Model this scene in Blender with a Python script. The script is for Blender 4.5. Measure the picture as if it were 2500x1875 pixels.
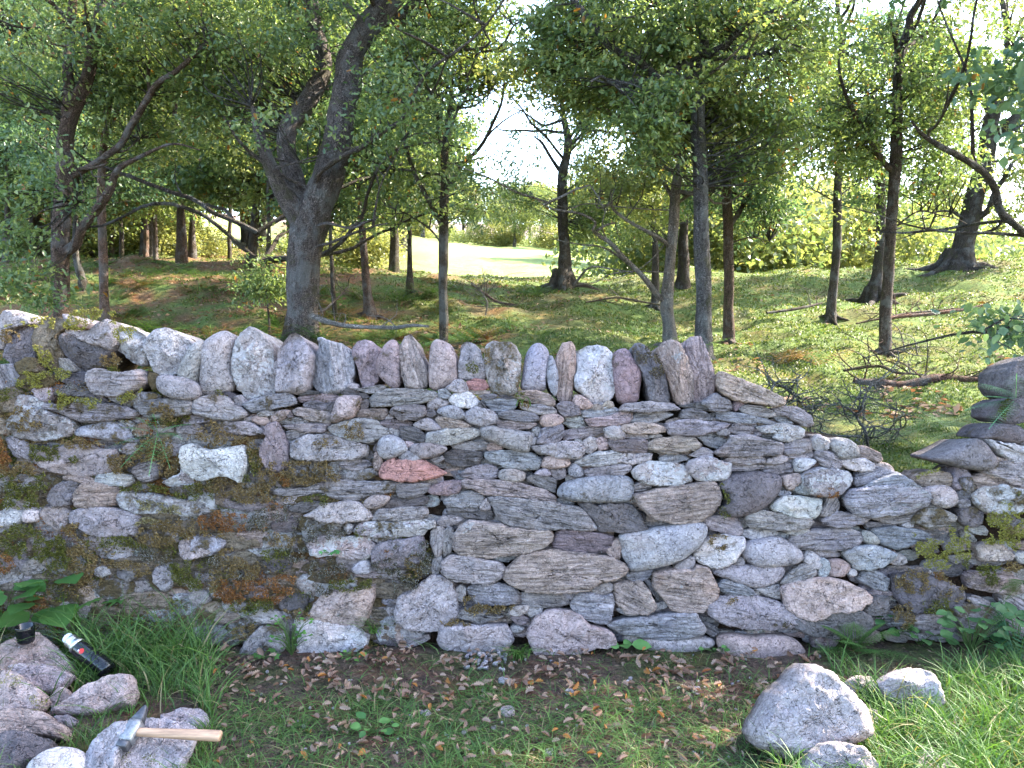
import bpy, math, random
import numpy as np
from mathutils import Vector
from math import radians as R
random.seed(7)
rng = np.random.default_rng(11)

# ---------------------------------------------------------------- camera, sky, sun, exposure
sc = bpy.context.scene
for o in list(bpy.data.objects):
    bpy.data.objects.remove(o)
F, PITCH, CAMZ = 1925.0, R(5.5), 1.5
cd = bpy.data.cameras.new('camera'); cam = bpy.data.objects.new('camera', cd); sc.collection.objects.link(cam)
cam.location = (0, 0, CAMZ); cam.rotation_euler = (math.pi/2-PITCH, 0, 0)
cd.sensor_width = 36; cd.lens = 36*F/2500; cd.clip_start = .05; cd.clip_end = 3000
sc.camera = cam
SUN_AZ, SUN_EL = R(67), R(39)          # azimuth from +Y towards +X
w = bpy.data.worlds.new('World'); sc.world = w; w.use_nodes = True
nt = w.node_tree; bg = nt.nodes['Background']
sky = nt.nodes.new('ShaderNodeTexSky'); sky.sky_type = 'NISHITA'; sky.sun_disc = False
sky.sun_elevation = SUN_EL; sky.sun_rotation = SUN_AZ; sky.air_density = 1.0; sky.dust_density = 1.5; sky.ozone_density = 1.0
nt.links.new(sky.outputs[0], bg.inputs[0]); bg.inputs[1].default_value = .15
ld = bpy.data.lights.new('sun', 'SUN'); ld.energy = 3.4; ld.angle = R(.55); ld.color = (1, .93, .80)
sun = bpy.data.objects.new('sun', ld); sc.collection.objects.link(sun)
sd = Vector((math.sin(SUN_AZ)*math.cos(SUN_EL), math.cos(SUN_AZ)*math.cos(SUN_EL), math.sin(SUN_EL)))
sun.rotation_euler = sd.to_track_quat('Z', 'Y').to_euler(); sun.location = sd*40
sc.view_settings.view_transform = 'Standard'; sc.view_settings.look = 'None'
sc.view_settings.exposure = 3.15; sc.view_settings.gamma = 1
sc.cycles.max_bounces = 7; sc.cycles.diffuse_bounces = 4; sc.cycles.glossy_bounces = 2
sc.cycles.transmission_bounces = 5; sc.cycles.transparent_max_bounces = 4
sc.cycles.caustics_reflective = False; sc.cycles.caustics_refractive = False
sc.cycles.use_denoising = True
sc.cycles.sample_clamp_indirect = 6

# ---------------------------------------------------------------- helpers
CP, SP = math.cos(PITCH), math.sin(PITCH)
CAM = np.array([0, 0, CAMZ])
def ray(px, py):
    x = (np.asarray(px, float)-1250)/F; u = (937.5-np.asarray(py, float))/F
    return np.stack([x, CP+SP*u, -SP+CP*u], -1)
def at(px, py, Y):                      # the point seen at (px,py) that lies Y metres ahead
    d = ray(px, py); return CAM+d*(np.asarray(Y)/d[..., 1])[..., None]
def on_plane(px, py, o, n):
    d = ray(px, py); t = ((o-CAM)@n)/(d@n); return CAM+d*t[..., None]

_perm = np.random.default_rng(5).permutation(256); _perm = np.concatenate([_perm, _perm, _perm])
_gr = np.random.default_rng(6).normal(size=(256, 3)); _gr /= np.linalg.norm(_gr, axis=1)[:, None]
def perlin(p):
    p = np.asarray(p, float); i = np.floor(p).astype(int); f = p-i; i &= 255
    u = f*f*f*(f*(f*6-15)+10); out = 0
    for dx in (0, 1):
        for dy in (0, 1):
            for dz in (0, 1):
                h = _perm[_perm[_perm[i[..., 0]+dx]+i[..., 1]+dy]+i[..., 2]+dz]
                g = _gr[h & 255]
                dd = g[..., 0]*(f[..., 0]-dx)+g[..., 1]*(f[..., 1]-dy)+g[..., 2]*(f[..., 2]-dz)
                wx = u[..., 0] if dx else 1-u[..., 0]; wy = u[..., 1] if dy else 1-u[..., 1]; wz = u[..., 2] if dz else 1-u[..., 2]
                out = out+dd*wx*wy*wz
    return out
def fbm(p, octs=3, gain=.5, lac=2.1):
    s, a = 0, 1.0
    for k in range(octs):
        s = s+a*perlin(np.asarray(p)*lac**k+17.3*k); a *= gain
    return s

class Acc:                              # collects vertices, faces and vertex attributes of one mesh
    def __init__(s): s.V = []; s.F = {}; s.A = {}; s.n = 0
    def add(s, V, faces, **attrs):
        V = np.asarray(V, float)
        for f in faces:
            f = np.asarray(f, int)
            if len(f): s.F.setdefault(f.shape[1], []).append(f+s.n)
        for k, a in attrs.items():
            a = np.asarray(a, float)
            if a.ndim == 1: a = np.tile(a, (len(V), 1))
            s.A.setdefault(k, []).append(a)
        s.V.append(V); s.n += len(V)
    def build(s, name, mat, parent=None, smooth=True, origin=None):
        me = bpy.data.meshes.new(name)
        V = np.concatenate(s.V)
        if origin is not None: V = V-np.asarray(origin)
        me.vertices.add(len(V)); me.vertices.foreach_set('co', V.astype(np.float32).ravel())
        idx, start, tot, c = [], [], [], 0
        for k, fs in s.F.items():
            f = np.concatenate(fs); idx.append(f.ravel())
            start.append(c+np.arange(len(f))*k); tot.append(np.full(len(f), k)); c += f.size
        me.loops.add(c); me.loops.foreach_set('vertex_index', np.concatenate(idx).astype(np.int32))
        st = np.concatenate(start).astype(np.int32)
        me.polygons.add(len(st)); me.polygons.foreach_set('loop_start', st)
        me.polygons.foreach_set('loop_total', np.concatenate(tot).astype(np.int32))
        if smooth: me.polygons.foreach_set('use_smooth', np.ones(len(st), bool))
        for k, a in s.A.items():
            a = np.concatenate(a)
            if k == 'g3':
                at_ = me.attributes.new(k, 'FLOAT_VECTOR', 'POINT'); at_.data.foreach_set('vector', a.astype(np.float32).ravel())
            else:
                if a.shape[1] == 3: a = np.concatenate([a, np.ones((len(a), 1))], 1)
                at_ = me.attributes.new(k, 'FLOAT_COLOR', 'POINT'); at_.data.foreach_set('color', a.astype(np.float32).ravel())
        me.update(calc_edges=True); me.validate()
        me.materials.append(mat)
        o = bpy.data.objects.new(name, me); sc.collection.objects.link(o)
        if parent is not None: o.parent = parent
        return o
def tag(o, label=None, cat=None, group=None, kind=None):
    if label: o['label'] = label
    if cat: o['category'] = cat
    if group: o['group'] = group
    if kind: o['kind'] = kind
    return o
def empty(name, loc, **k):
    o = bpy.data.objects.new(name, None); o.empty_display_size = .1; sc.collection.objects.link(o); o.location = loc
    return tag(o, **k)

# ---------------------------------------------------------------- materials
class NT:
    def __init__(s, name):
        s.m = bpy.data.materials.new(name); s.m.use_nodes = True; s.t = s.m.node_tree
        s.b = s.t.nodes['Principled BSDF']; s.out = s.t.nodes['Material Output']
    def n(s, typ, ins=None, **props):
        nd = s.t.nodes.new('ShaderNode'+typ)
        for k, v in props.items(): setattr(nd, k, v)
        for k, v in (ins or {}).items(): s.l(v, nd.inputs[k])
        return nd
    def l(s, v, sock):
        if isinstance(v, bpy.types.NodeSocket): s.t.links.new(v, sock)
        elif isinstance(v, bpy.types.Node): s.t.links.new(v.outputs[0], sock)
        else: sock.default_value = v
    def math(s, op, a, b=0., c=None, clamp=False):
        nd = s.n('Math', {0: a, 1: b}, operation=op, use_clamp=clamp)
        if c is not None: s.l(c, nd.inputs[2])
        return nd
    def mix(s, f, a, b, blend='MIX'):
        nd = s.n('Mix', None, data_type='RGBA', blend_type=blend)
        s.l(f, nd.inputs[0]); s.l(a, nd.inputs[6]); s.l(b, nd.inputs[7]); return nd.outputs[2]
    def ramp(s, v, stops):
        nd = s.n('ValToRGB', {0: v}); e = nd.color_ramp.elements
        while len(e) < len(stops): e.new(.5)
        for x, (p, c) in zip(e, stops):
            x.position = p; x.color = (c, c, c, 1) if isinstance(c, (int, float)) else (*c, 1)
        return nd.outputs[0]
    def attr(s, name): return s.n('Attribute', attribute_name=name)
    def noise(s, vec, scale, detail=4, rough=.6, dist=0):
        return s.n('TexNoise', {'Vector': vec, 'Scale': scale, 'Detail': detail, 'Roughness': rough, 'Distortion': dist}).outputs[0]
    def bump(s, h, dist, strength=1., nrm=None):
        nd = s.n('Bump', {'Height': h, 'Distance': dist, 'Strength': strength})
        if nrm is not None: s.l(nrm, nd.inputs['Normal'])
        return nd.outputs[0]

def stone_material():
    s = NT('stone'); col = s.attr('col').outputs[0]; par = s.n('SeparateColor', {0: s.attr('par').outputs[0]})
    moss, lay, lich = par.outputs[0], par.outputs[1], par.outputs[2]
    g = s.attr('g3').outputs[1]
    st = s.n('VectorMath', {0: g, 1: (1, 9, 1)}, operation='MULTIPLY').outputs[0]
    strata = s.noise(st, 9, 5, .65, .4)
    mott = s.noise(g, 14, 6, .72); mid = s.noise(g, 48, 4, .75, .6); fine = s.noise(g, 150, 3, .7); big = s.noise(g, 4, 3, .6)
    cr = s.n('TexVoronoi', {'Vector': s.n('VectorMath', {0: g, 1: s.n('TexNoise', {'Vector': g, 'Scale': 9., 'Detail': 4.}).outputs[1]}, operation='ADD').outputs[0], 'Scale': 7.}, feature='DISTANCE_TO_EDGE').outputs[0]
    crack = s.ramp(cr, [(0, .15), (.022, 1)])
    v = s.ramp(mott, [(.28, .62), (.5, 1), (.75, 1.4)])
    c = s.mix(1, col, v, 'MULTIPLY')
    c = s.mix(1, c, s.ramp(mid, [(.30, .55), (.44, .92), (.56, 1.05), (.70, 1.35)]), 'MULTIPLY')
    # iron staining and cool patches
    c = s.mix(s.math('MULTIPLY', s.ramp(big, [(.52, 0), (.68, 1)]), .35), c, s.mix(1, col, (1.22, .96, .78, 1), 'MULTIPLY'))
    c = s.mix(s.math('MULTIPLY', s.ramp(big, [(.30, 1), (.45, 0)]), .5), c, s.mix(1, col, (.84, .88, 1.02, 1), 'MULTIPLY'))
    sv = s.ramp(strata, [(.34, .25), (.44, .85), (.6, 1.15), (.7, 1.4)])
    c = s.mix(lay, c, s.mix(1, c, sv, 'MULTIPLY'))
    c = s.mix(.75, c, s.mix(1, c, crack, 'MULTIPLY'))
    c = s.mix(1, c, s.ramp(fine, [(.3, .8), (.5, 1), (.72, 1.22)]), 'MULTIPLY')
    # lichen: pale crusts with ragged edges
    ln = s.noise(g, 20, 6, .75)
    lm = s.math('GREATER_THAN', s.math('ADD', s.math('MULTIPLY', s.noise(g, 6, 5, .7), .55), s.math('MULTIPLY', ln, .45)), s.math('SUBTRACT', .66, s.math('MULTIPLY', lich, .2)))
    vor = s.n('TexVoronoi', {'Vector': g, 'Scale': 16., 'Randomness': 1.})
    dots = s.math('LESS_THAN', s.math('ADD', vor.outputs[0], s.math('MULTIPLY', ln, .35)), s.math('ADD', .16, s.math('MULTIPLY', lich, .16)))
    lmask = s.math('MULTIPLY', s.math('MAXIMUM', lm, dots), s.math('GREATER_THAN', lich, .05))
    c = s.mix(s.math('MULTIPLY', lmask, .72), c, s.mix(fine, (.40, .375, .38, 1), (.70, .665, .67, 1)))
    # moss film
    mm = s.ramp(s.math('ADD', s.noise(g, 12, 6, .7), s.math('MULTIPLY', moss, .42)), [(.66, 0), (.76, 1)])
    mc = s.mix(s.noise(g, 55, 5, .75), (.03, .022, .012, 1), (.24, .17, .085, 1))
    c = s.mix(mm, c, mc)
    s.l(c, s.b.inputs['Base Color']); s.l(.85, s.b.inputs['Roughness']); s.l(.25, s.b.inputs['Specular IOR Level'])
    h = s.math('ADD', s.math('MULTIPLY', mott, 1.), s.math('MULTIPLY', s.math('MULTIPLY', strata, lay), 1.6))
    h = s.math('ADD', s.math('ADD', h, s.math('MULTIPLY', mid, .55)), s.math('MULTIPLY', crack, .8)); h = s.math('ADD', h, s.math('MULTIPLY', fine, .28))
    h = s.math('ADD', h, s.math('MULTIPLY', mm, .5))
    s.l(s.bump(h, .035, 1.), s.b.inputs['Normal'])
    return s.m
def moss_material():
    s = NT('moss'); col = s.attr('col').outputs[0]; tc = s.n('TexCoord').outputs[3]
    n1 = s.noise(tc, 60, 5, .75); n2 = s.noise(tc, 9, 3, .6)
    c = s.mix(1, col, s.ramp(n1, [(.3, .35), (.5, .9), (.7, 1.9)]), 'MULTIPLY')
    c = s.mix(s.ramp(n2, [(.45, 0), (.62, .6)]), c, s.mix(1, c, (1.3, .75, .5, 1), 'MULTIPLY'))
    s.l(c, s.b.inputs['Base Color']); s.l(.95, s.b.inputs['Roughness']); s.l(.1, s.b.inputs['Specular IOR Level'])
    s.l(s.bump(n1, .02), s.b.inputs['Normal']); return s.m
def foliage_material(name, trans=.45, rough=.5, spec=.35, tint=(1.2, 1.18, .72)):
    s = NT(name); col = s.attr('col').outputs[0]
    s.l(col, s.b.inputs['Base Color']); s.l(rough, s.b.inputs['Roughness']); s.l(spec, s.b.inputs['Specular IOR Level'])
    tr = s.n('BsdfTranslucent', {0: s.mix(1, col, (*tint, 1), 'MULTIPLY')})
    mx = s.n('MixShader', {0: trans, 1: s.b.outputs[0], 2: tr.outputs[0]})
    s.l(mx.outputs[0], s.out.inputs[0]); return s.m
def bark_material():
    s = NT('bark'); col = s.attr('col').outputs[0]; g = s.attr('g3').outputs[1]
    st = s.n('VectorMath', {0: g, 1: (1, 1, .28)}, operation='MULTIPLY').outputs[0]
    v = s.n('TexVoronoi', {'Vector': s.n('VectorMath', {0: st, 1: s.n('TexNoise', {'Vector': g, 'Scale': 12., 'Detail': 3.}).outputs[1]}, operation='ADD').outputs[0], 'Scale': 16.}, feature='DISTANCE_TO_EDGE').outputs[0]
    rid = s.ramp(v, [(0, 0), (.22, 1)]); n = s.noise(st, 28, 6, .7); big = s.noise(g, 4, 4, .65)
    c = s.mix(1, col, s.ramp(rid, [(0, .18), (1, 1.25)]), 'MULTIPLY')
    c = s.mix(1, c, s.ramp(n, [(.3, .5), (.7, 1.5)]), 'MULTIPLY')
    c = s.mix(s.math('MULTIPLY', s.ramp(big, [(.5, 0), (.62, 1)]), .4), c, s.mix(n, (.20, .21, .20, 1), (.46, .47, .45, 1)))
    c = s.mix(s.math('MULTIPLY', s.ramp(big, [(.36, 1), (.46, 0)]), .45), c, (.10, .10, .035, 1))
    s.l(c, s.b.inputs['Base Color']); s.l(.9, s.b.inputs['Roughness']); s.l(.2, s.b.inputs['Specular IOR Level'])
    s.l(s.bump(s.math('ADD', rid, s.math('MULTIPLY', n, .8)), .05), s.b.inputs['Normal']); return s.m
def ground_material():
    s = NT('ground'); col = s.attr('col').outputs[0]; tc = s.n('TexCoord').outputs[3]
    n1 = s.noise(tc, 22, 6, .75); n2 = s.noise(tc, 3.1, 5, .65); n3 = s.noise(tc, 90, 3, .7)
    c = s.mix(1, col, s.ramp(n1, [(.3, .45), (.5, 1), (.72, 1.7)]), 'MULTIPLY')
    c = s.mix(1, c, s.ramp(n3, [(.3, .6), (.7, 1.5)]), 'MULTIPLY')
    c = s.mix(s.ramp(n2, [(.5, 0), (.62, .45)]), c, s.mix(1, c, (1.5, .8, .55, 1), 'MULTIPLY'))
    s.l(c, s.b.inputs['Base Color']); s.l(.95, s.b.inputs['Roughness']); s.l(.15, s.b.inputs['Specular IOR Level'])
    s.l(s.bump(s.math('ADD', n1, s.math('MULTIPLY', n3, .4)), .03), s.b.inputs['Normal']); return s.m
def plain(name, col, rough=.5, metal=0., spec=.5, noise=0., scale=30, stretch=None):
    s = NT(name); s.l(rough, s.b.inputs['Roughness']); s.l(metal, s.b.inputs['Metallic']); s.l(spec, s.b.inputs['Specular IOR Level'])
    if noise:
        tc = s.n('TexCoord').outputs[3]
        if stretch: tc = s.n('VectorMath', {0: tc, 1: stretch}, operation='MULTIPLY').outputs[0]
        n = s.noise(tc, scale, 5, .65)
        s.l(s.mix(1, (*col, 1), s.ramp(n, [(.3, 1-noise), (.7, 1+noise)]), 'MULTIPLY'), s.b.inputs['Base Color'])
        s.l(s.bump(n, .002), s.b.inputs['Normal'])
        s.l(s.math('ADD', rough-.1, s.math('MULTIPLY', n, .25)), s.b.inputs['Roughness'])
    else: s.l((*col, 1), s.b.inputs['Base Color'])
    return s.m
M_STONE, M_MOSS, M_BARK, M_GROUND = stone_material(), moss_material(), bark_material(), ground_material()
M_LEAF = foliage_material('leaf', .5, .38, .6); M_GRASS = foliage_material('grass_blade', .35, .5, .3, (1.05, 1.15, .5))
M_TUFT = foliage_material('moss_tuft', .2, .9, .1, (1.1, 1.1, .8)); M_LITTER = foliage_material('dry_leaf', .3, .7, .2, (1.2, .9, .6))
M_CORE = plain('earth_fill', (.035, .027, .022), .95, 0, .1, .5, 25)

# ---------------------------------------------------------------- ground
GD = np.array([3.9, 5, 6.5, 8, 10, 12, 15, 18, 24, 32, 45, 70, 110, 200])
GX = np.array([-800, 0, 400, 800, 1250, 1700, 2100, 2500, 3300], float)
GT = np.array([
 [1150, 1010, 915, 868, 815, 725, 655, 648, 630, 600, 575, 550, 535, 520],
 [1150, 1010, 915, 868, 815, 725, 655, 648, 630, 600, 575, 550, 535, 520],
 [1150, 1010, 912, 862, 808, 715, 645, 640, 628, 598, 565, 540, 528, 515],
 [1150, 1010, 912, 862, 805, 725, 668, 662, 655, 630, 600, 570, 550, 535],
 [1150, 1015, 915, 866, 815, 765, 712, 690, 682, 665, 640, 612, 600, 545],
 [1150, 1020, 925, 880, 828, 780, 715, 668, 690, 710, 700, 670, 640, 590],
 [1165, 1035, 940, 888, 830, 778, 718, 655, 680, 720, 740, 720, 700, 660],
 [1165, 1035, 940, 885, 812, 745, 680, 630, 660, 720, 740, 720, 700, 660],
 [1165, 1035, 940, 885, 812, 745, 680, 630, 660, 720, 740, 720, 700, 660]], float)
def _terrain_back(x, y):
    px = np.clip(1250+F*x/y*.985, GX[0], GX[-1]-1e-3)
    ly = np.log(np.clip(y, GD[0], GD[-1]-1e-3)); lg = np.log(GD)
    i = np.clip(np.searchsorted(GX, px, 'right')-1, 0, len(GX)-2); j = np.clip(np.searchsorted(lg, ly, 'right')-1, 0, len(GD)-2)
    a = (px-GX[i])/(GX[i+1]-GX[i]); b = (ly-lg[j])/(lg[j+1]-lg[j]); a = a*a*(3-2*a)
    py = (GT[i, j]*(1-a)+GT[i+1, j]*a)*(1-b)+(GT[i, j+1]*(1-a)+GT[i+1, j+1]*a)*b
    u = (937.5-py)/F
    return CAMZ+y*(-SP+CP*u)/(CP+SP*u)
def ground_z(x, y):
    x, y = np.asarray(x, float), np.asarray(y, float)
    p = np.stack([x, y, 0*x], -1)
    front = .02*fbm(p*1.4, 3)+.012*perlin(p*7)
    back = _terrain_back(x, np.maximum(y, 3.9))+(.24*fbm(p*.6+3, 3)+.12*fbm(p*1.7+9, 3))*np.clip((y-4.2)/3, 0, 1)
    t = np.clip((y-3.62)/.3, 0, 1); t = t*t*(3-2*t)
    return front*(1-t)+back*t
def ground_hit(px, py):                 # where the sight line meets the trodden ground in front of the wall
    d = ray(px, py); t = -CAMZ/d[..., 2]; return CAM+d*t[..., None]
def build_ground():
    ys = np.concatenate([np.linspace(-40, -2, 20), np.linspace(-1.8, 1.6, 30), np.arange(1.65, 4.3, .03), 4.3*np.exp(np.linspace(0, math.log(9.), 240))[1:], np.geomspace(39.5, 900, 40)])
    us = np.concatenate([np.linspace(-6, -1, 16)[:-1], np.linspace(-1, 1, 221), np.linspace(1, 6, 16)[1:]])
    Y, U = np.meshgrid(ys, us, indexing='ij'); X = U*(np.maximum(Y, 0)*.98+.8)
    Z = ground_z(X, np.minimum(Y, 199))
    p = np.stack([X, Y, 0*X], -1)
    n, n2 = fbm(p*.8+40, 4), fbm(p*2.6+80, 3)
    soil = np.array([.085, .058, .045]); litter = np.array([.13, .080, .045]); green = np.array([.085, .12, .032]); lush = np.array([.12, .16, .04]); field = np.array([.21, .27, .085])
    def mix(a, b, t): return a*(1-t[..., None])+b*t[..., None]
    sm = lambda v, a, b: np.clip((v-a)/(b-a), 0, 1)
    px = 1250+F*X/np.maximum(Y, .5)
    C = mix(soil+0*p, green*.6, sm(n2, -.05, .3)*.7)
    back = mix(green+0*p, litter, np.clip(sm(n, -.05, .25)*.5+sm(px, 1400, 700)*sm(n2+n*.5, -.25, .15)*.9, 0, 1))
    back = mix(back, lush, sm(px, 1300, 1900)*sm(n2, -.1, .3)*.8)
    back = mix(back, field, sm(Y, 21, 27)*np.clip(np.maximum(sm(px, 930, 1080), sm(px, 200, 300)*sm(px, 700, 620)*sm(Y, 40, 48)), 0, 1)); back = mix(back, np.array([.20, .15, .145]), sm(Y+8*n2, 128, 140))
    C = mix(C, back, sm(Y, 3.6, 3.9))
    V = np.stack([X, Y, Z], -1).reshape(-1, 3); m = len(us)
    i = (np.arange(len(ys)-1)[:, None]*m+np.arange(m-1)[None]).ravel()
    a = Acc(); a.add(V, [np.stack([i, i+1, i+m+1, i+m], 1)], col=C.reshape(-1, 3))
    return tag(a.build('ground', M_GROUND), kind='structure')
build_ground()
# ---------------------------------------------------------------- stones
COL = {'g': (.39, .345, .35), 'b': (.36, .345, .375), 'k': (.16, .14, .145), 'd': (.24, .215, .225), 'p': (.41, .325, .32), 'v': (.31, .245, .255),
       't': (.44, .34, .305), 'o': (.36, .33, .32), 'w': (.54, .50, .51), 'r': (.42, .22, .20), 'l': (.36, .325, .325), 'm': (.27, .215, .165), 'q': (.64, .60, .64)}
def smooth_outline(P, n, cut=.22):
    Q = np.roll(P, -1, 0); P2 = np.empty((2*len(P), 2)); P2[0::2] = P*(1-cut)+Q*cut; P2[1::2] = P*cut+Q*(1-cut); P = P2
    Q = np.roll(P, -1, 0); e = .25 if cut > .2 else .09; P2 = np.empty((2*len(P), 2)); P2[0::2] = P*(1-e)+Q*e; P2[1::2] = P*e+Q*(1-e); P = P2
    d = np.linalg.norm(np.roll(P, -1, 0)-P, axis=1); s = np.concatenate([[0], np.cumsum(d)]); t = np.linspace(0, s[-1], n, endpoint=False)
    PP = np.vstack([P, P[:1]])
    return np.stack([np.interp(t, s, PP[:, 0]), np.interp(t, s, PP[:, 1])], 1)
def frame_of(n):
    n = n/np.linalg.norm(n); e1 = np.cross(np.array([0, 0, 1.]), n); e1 /= np.linalg.norm(e1); return e1, np.cross(n, e1), n
_sid = [0]
def stone(acc, P3, o, n, code='gR', h=None, back=.25, off=0., fine=1., moss=None, round_=None, backscale=.85, bdir=None, facet=False):
    """one stone from its outline P3 on the plane (o, n): swollen, faceted front, body running back into the wall"""
    _sid[0] += 1; rs = np.random.default_rng(_sid[0]); e1, e2, n = frame_of(n)
    A = np.stack([(P3-o)@e1, (P3-o)@e2], 1)
    area = .5*np.sum(A[:, 0]*np.roll(A[:, 1], -1)-A[:, 1]*np.roll(A[:, 0], -1))
    if area < 0: A = A[::-1]; area = -area
    c = A.mean(0); q = A-c; ev, evec = np.linalg.eigh(q.T@q); ax = evec[:, 1]
    if code[1] == 'V': ax = evec[:, 1]
    if ax[0] < 0: ax = -ax
    pa = np.array([-ax[1], ax[0]])
    major, minor = np.ptp(q@ax), np.ptp(q@pa)
    tex = code[1]
    per = np.linalg.norm(np.roll(A, -1, 0)-A, axis=1).sum()
    N = int(np.clip(per/.011*fine, 24, 130)); K = int(np.clip(minor/.016*fine, 5, 18))
    O = smooth_outline(A, N, .25 if tex == 'M' else .06)
    d = O-c; rad = np.linalg.norm(d, axis=1)[:, None]
    nz = fbm(np.concatenate([O*24, np.full((N, 1), _sid[0]*1.7)], 1), 3)[:, None]
    O = c+d*(1+(.006+nz*(.003 if tex == 'M' else .0085))/np.maximum(rad, .015))
    if h is None: h = min({'L': .30, 'V': .34, 'R': .36, 'M': .38}[tex if tex in 'LVRM' else 'R']*minor, .055)
    pw = round_ or {'L': 12, 'V': 6, 'R': 9, 'M': 3.6, 'S': 12}[tex]
    s = 1-np.linspace(0, 1, K+1)[:-1]**1.35
    rings, dep = [O*backscale+c*(1-backscale), O*(1+backscale)/2+c*(1-backscale)/2, O*.985+c*.015], [-back, -back*.35, -h*.45]
    for k in s: rings.append(c+(O-c)*k); dep.append(h*(1-k**pw)**.5 if k < 1 else 0)
    rings.append(c[None]); XY = np.concatenate(rings); cell = per/N
    jt = rs.uniform(-.33, .33, XY.shape)*cell; jt[:3*N] = 0; jt[-1] = 0; jt[3*N:4*N] *= .3
    if tex != 'M': XY = XY+jt*(1 if minor > .05 else .5)
    dep.append(h); D = np.concatenate([np.full(len(r), z) for r, z in zip(rings, dep)])
    S = np.concatenate([np.full(len(r), k) for r, k in zip(rings, [1.1, 1.05, 1.0]+list(s)+[0])])
    q = XY-c; fr = S <= 1.0; fi = np.clip((1-S)*5, 0, 1)*fr
    qa, qb = q@ax, q@pa
    if tex != 'M' or minor > .2:
        for k in range(4 if tex in 'RV' else 3):
            th = rs.uniform(0, 6.28); sl = rs.uniform(*((.3, 1.1) if facet else (.08, .55)))*h/max(minor*.5, .01)
            pl = h*rs.uniform(.62, .95)+(qa*math.cos(th)/max(major/minor, 1)+qb*math.sin(th))*sl
            D = np.where(fr & (S < .999), np.minimum(D, np.maximum(pl, -h*.3 if facet else h*.1)), D)
    off3 = np.array([rs.uniform(0, 50) for _ in range(3)])
    G = np.stack([qa, qb, D], 1)+off3
    amp = {'L': .007, 'V': .008, 'R': .013, 'M': .0025, 'S': .002}[tex]
    D = D+amp*fbm(G*22, 4)*np.clip(fi+.35, 0, 1)*fr*min(1, minor/.08)
    if tex == 'R': D = D-.012*np.abs(perlin(G*9))*np.clip(fi+.2, 0, 1)*fr*min(1, minor/.1)
    if tex in 'LV':
        D = D+.0085*min(1, minor/.07)*fbm(G*np.array([6, 75, 10.]), 3, .6)*fi
    if tex != 'M': D = D+rs.uniform(-.0013, .0013, len(D))*fi
    base = np.array(COL[code[0]])*rs.uniform(.84, 1.14)*(1+rs.normal(0, .018, 3))*[1.02, .975, .95]
    V = o+XY[:, :1]*e1+XY[:, 1:]*e2+(D+off)[:, None]*n
    if bdir is not None: bk = np.arange(len(V)) < 2*N; V[bk] = (o+XY[:, :1]*e1+XY[:, 1:]*e2)[bk]-D[bk][:, None]*bdir+off*n
    lich = {'l': .75, 'w': .45, 'q': .5, 'm': .35, 'k': .12, 'd': .08}.get(code[0], .22)
    if tex == 'M': lich *= .35
    ms = {'m': .75, 'l': .12, 'k': .0}.get(code[0], .0) if moss is None else moss
    par = np.array([ms, {'L': .9, 'V': .8, 'R': .15, 'M': .05, 'S': 0}[tex], lich])
    R_ = len(rings)-1; i = np.arange(N); j = (i+1) % N; fs = []
    for k in range(R_-1):
        a_ = k*N; fs.append(np.stack([a_+i, a_+j, a_+N+j, a_+N+i], 1))
    L = (R_-1)*N; ctr = R_*N
    acc.add(V, [np.concatenate(fs), np.stack([L+i, L+j, np.full(N, ctr)], 1), ], col=base, par=par, g3=G)
    acc.F.setdefault(N, []).append((np.arange(N)[::-1]+acc.n-len(V))[None])
    return area
def in_poly(pts, A):
    x, y = pts[:, 0], pts[:, 1]; ins = np.zeros(len(pts), bool); B = np.roll(A, -1, 0)
    for (x1, y1), (x2, y2) in zip(A, B):
        cnd = ((y1 > y) != (y2 > y)); xi = (x2-x1)*(y-y1)/((y2-y1) if y2 != y1 else 1e-9)+x1; ins ^= cnd & (x < xi)
    return ins
MOSSC = {'y': ((.20, .19, .045), (.36, .33, .08)), 'b': ((.15, .10, .045), (.32, .23, .10)), 'o': ((.07, .075, .018), (.20, .19, .045)),
         'r': ((.18, .075, .03), (.36, .17, .055)), 'g': ((.11, .10, .07), (.5, .5, .46)), 'k': ((.07, .055, .035), (.20, .155, .09)), 't': ((.2, .17, .08), (.38, .33, .18))}
def tufts(acc, pts, nrm, size, c0, c1, rs, up=.5):
    m = len(pts); d = nrm+rs.normal(0, .65, (m, 3)); d[:, 2] += up*rs.uniform(0, 1, m); d /= np.linalg.norm(d, axis=1)[:, None]
    sd_ = np.cross(d, rs.normal(size=(m, 3))); sd_ /= np.linalg.norm(sd_, axis=1)[:, None]
    L = size*rs.uniform(.5, 1.3, m)[:, None]; w_ = L*rs.uniform(.14, .30, (m, 1))
    V = np.stack([pts-sd_*w_, pts+sd_*w_, pts+d*L], 1).reshape(-1, 3)
    t = rs.uniform(0, 1, m)[:, None]**1.8; C = np.repeat(np.array(c0)*(1-t)+np.array(c1)*t, 3, 0)
    acc.add(V, [np.arange(3*m).reshape(-1, 3)], col=C)
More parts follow.
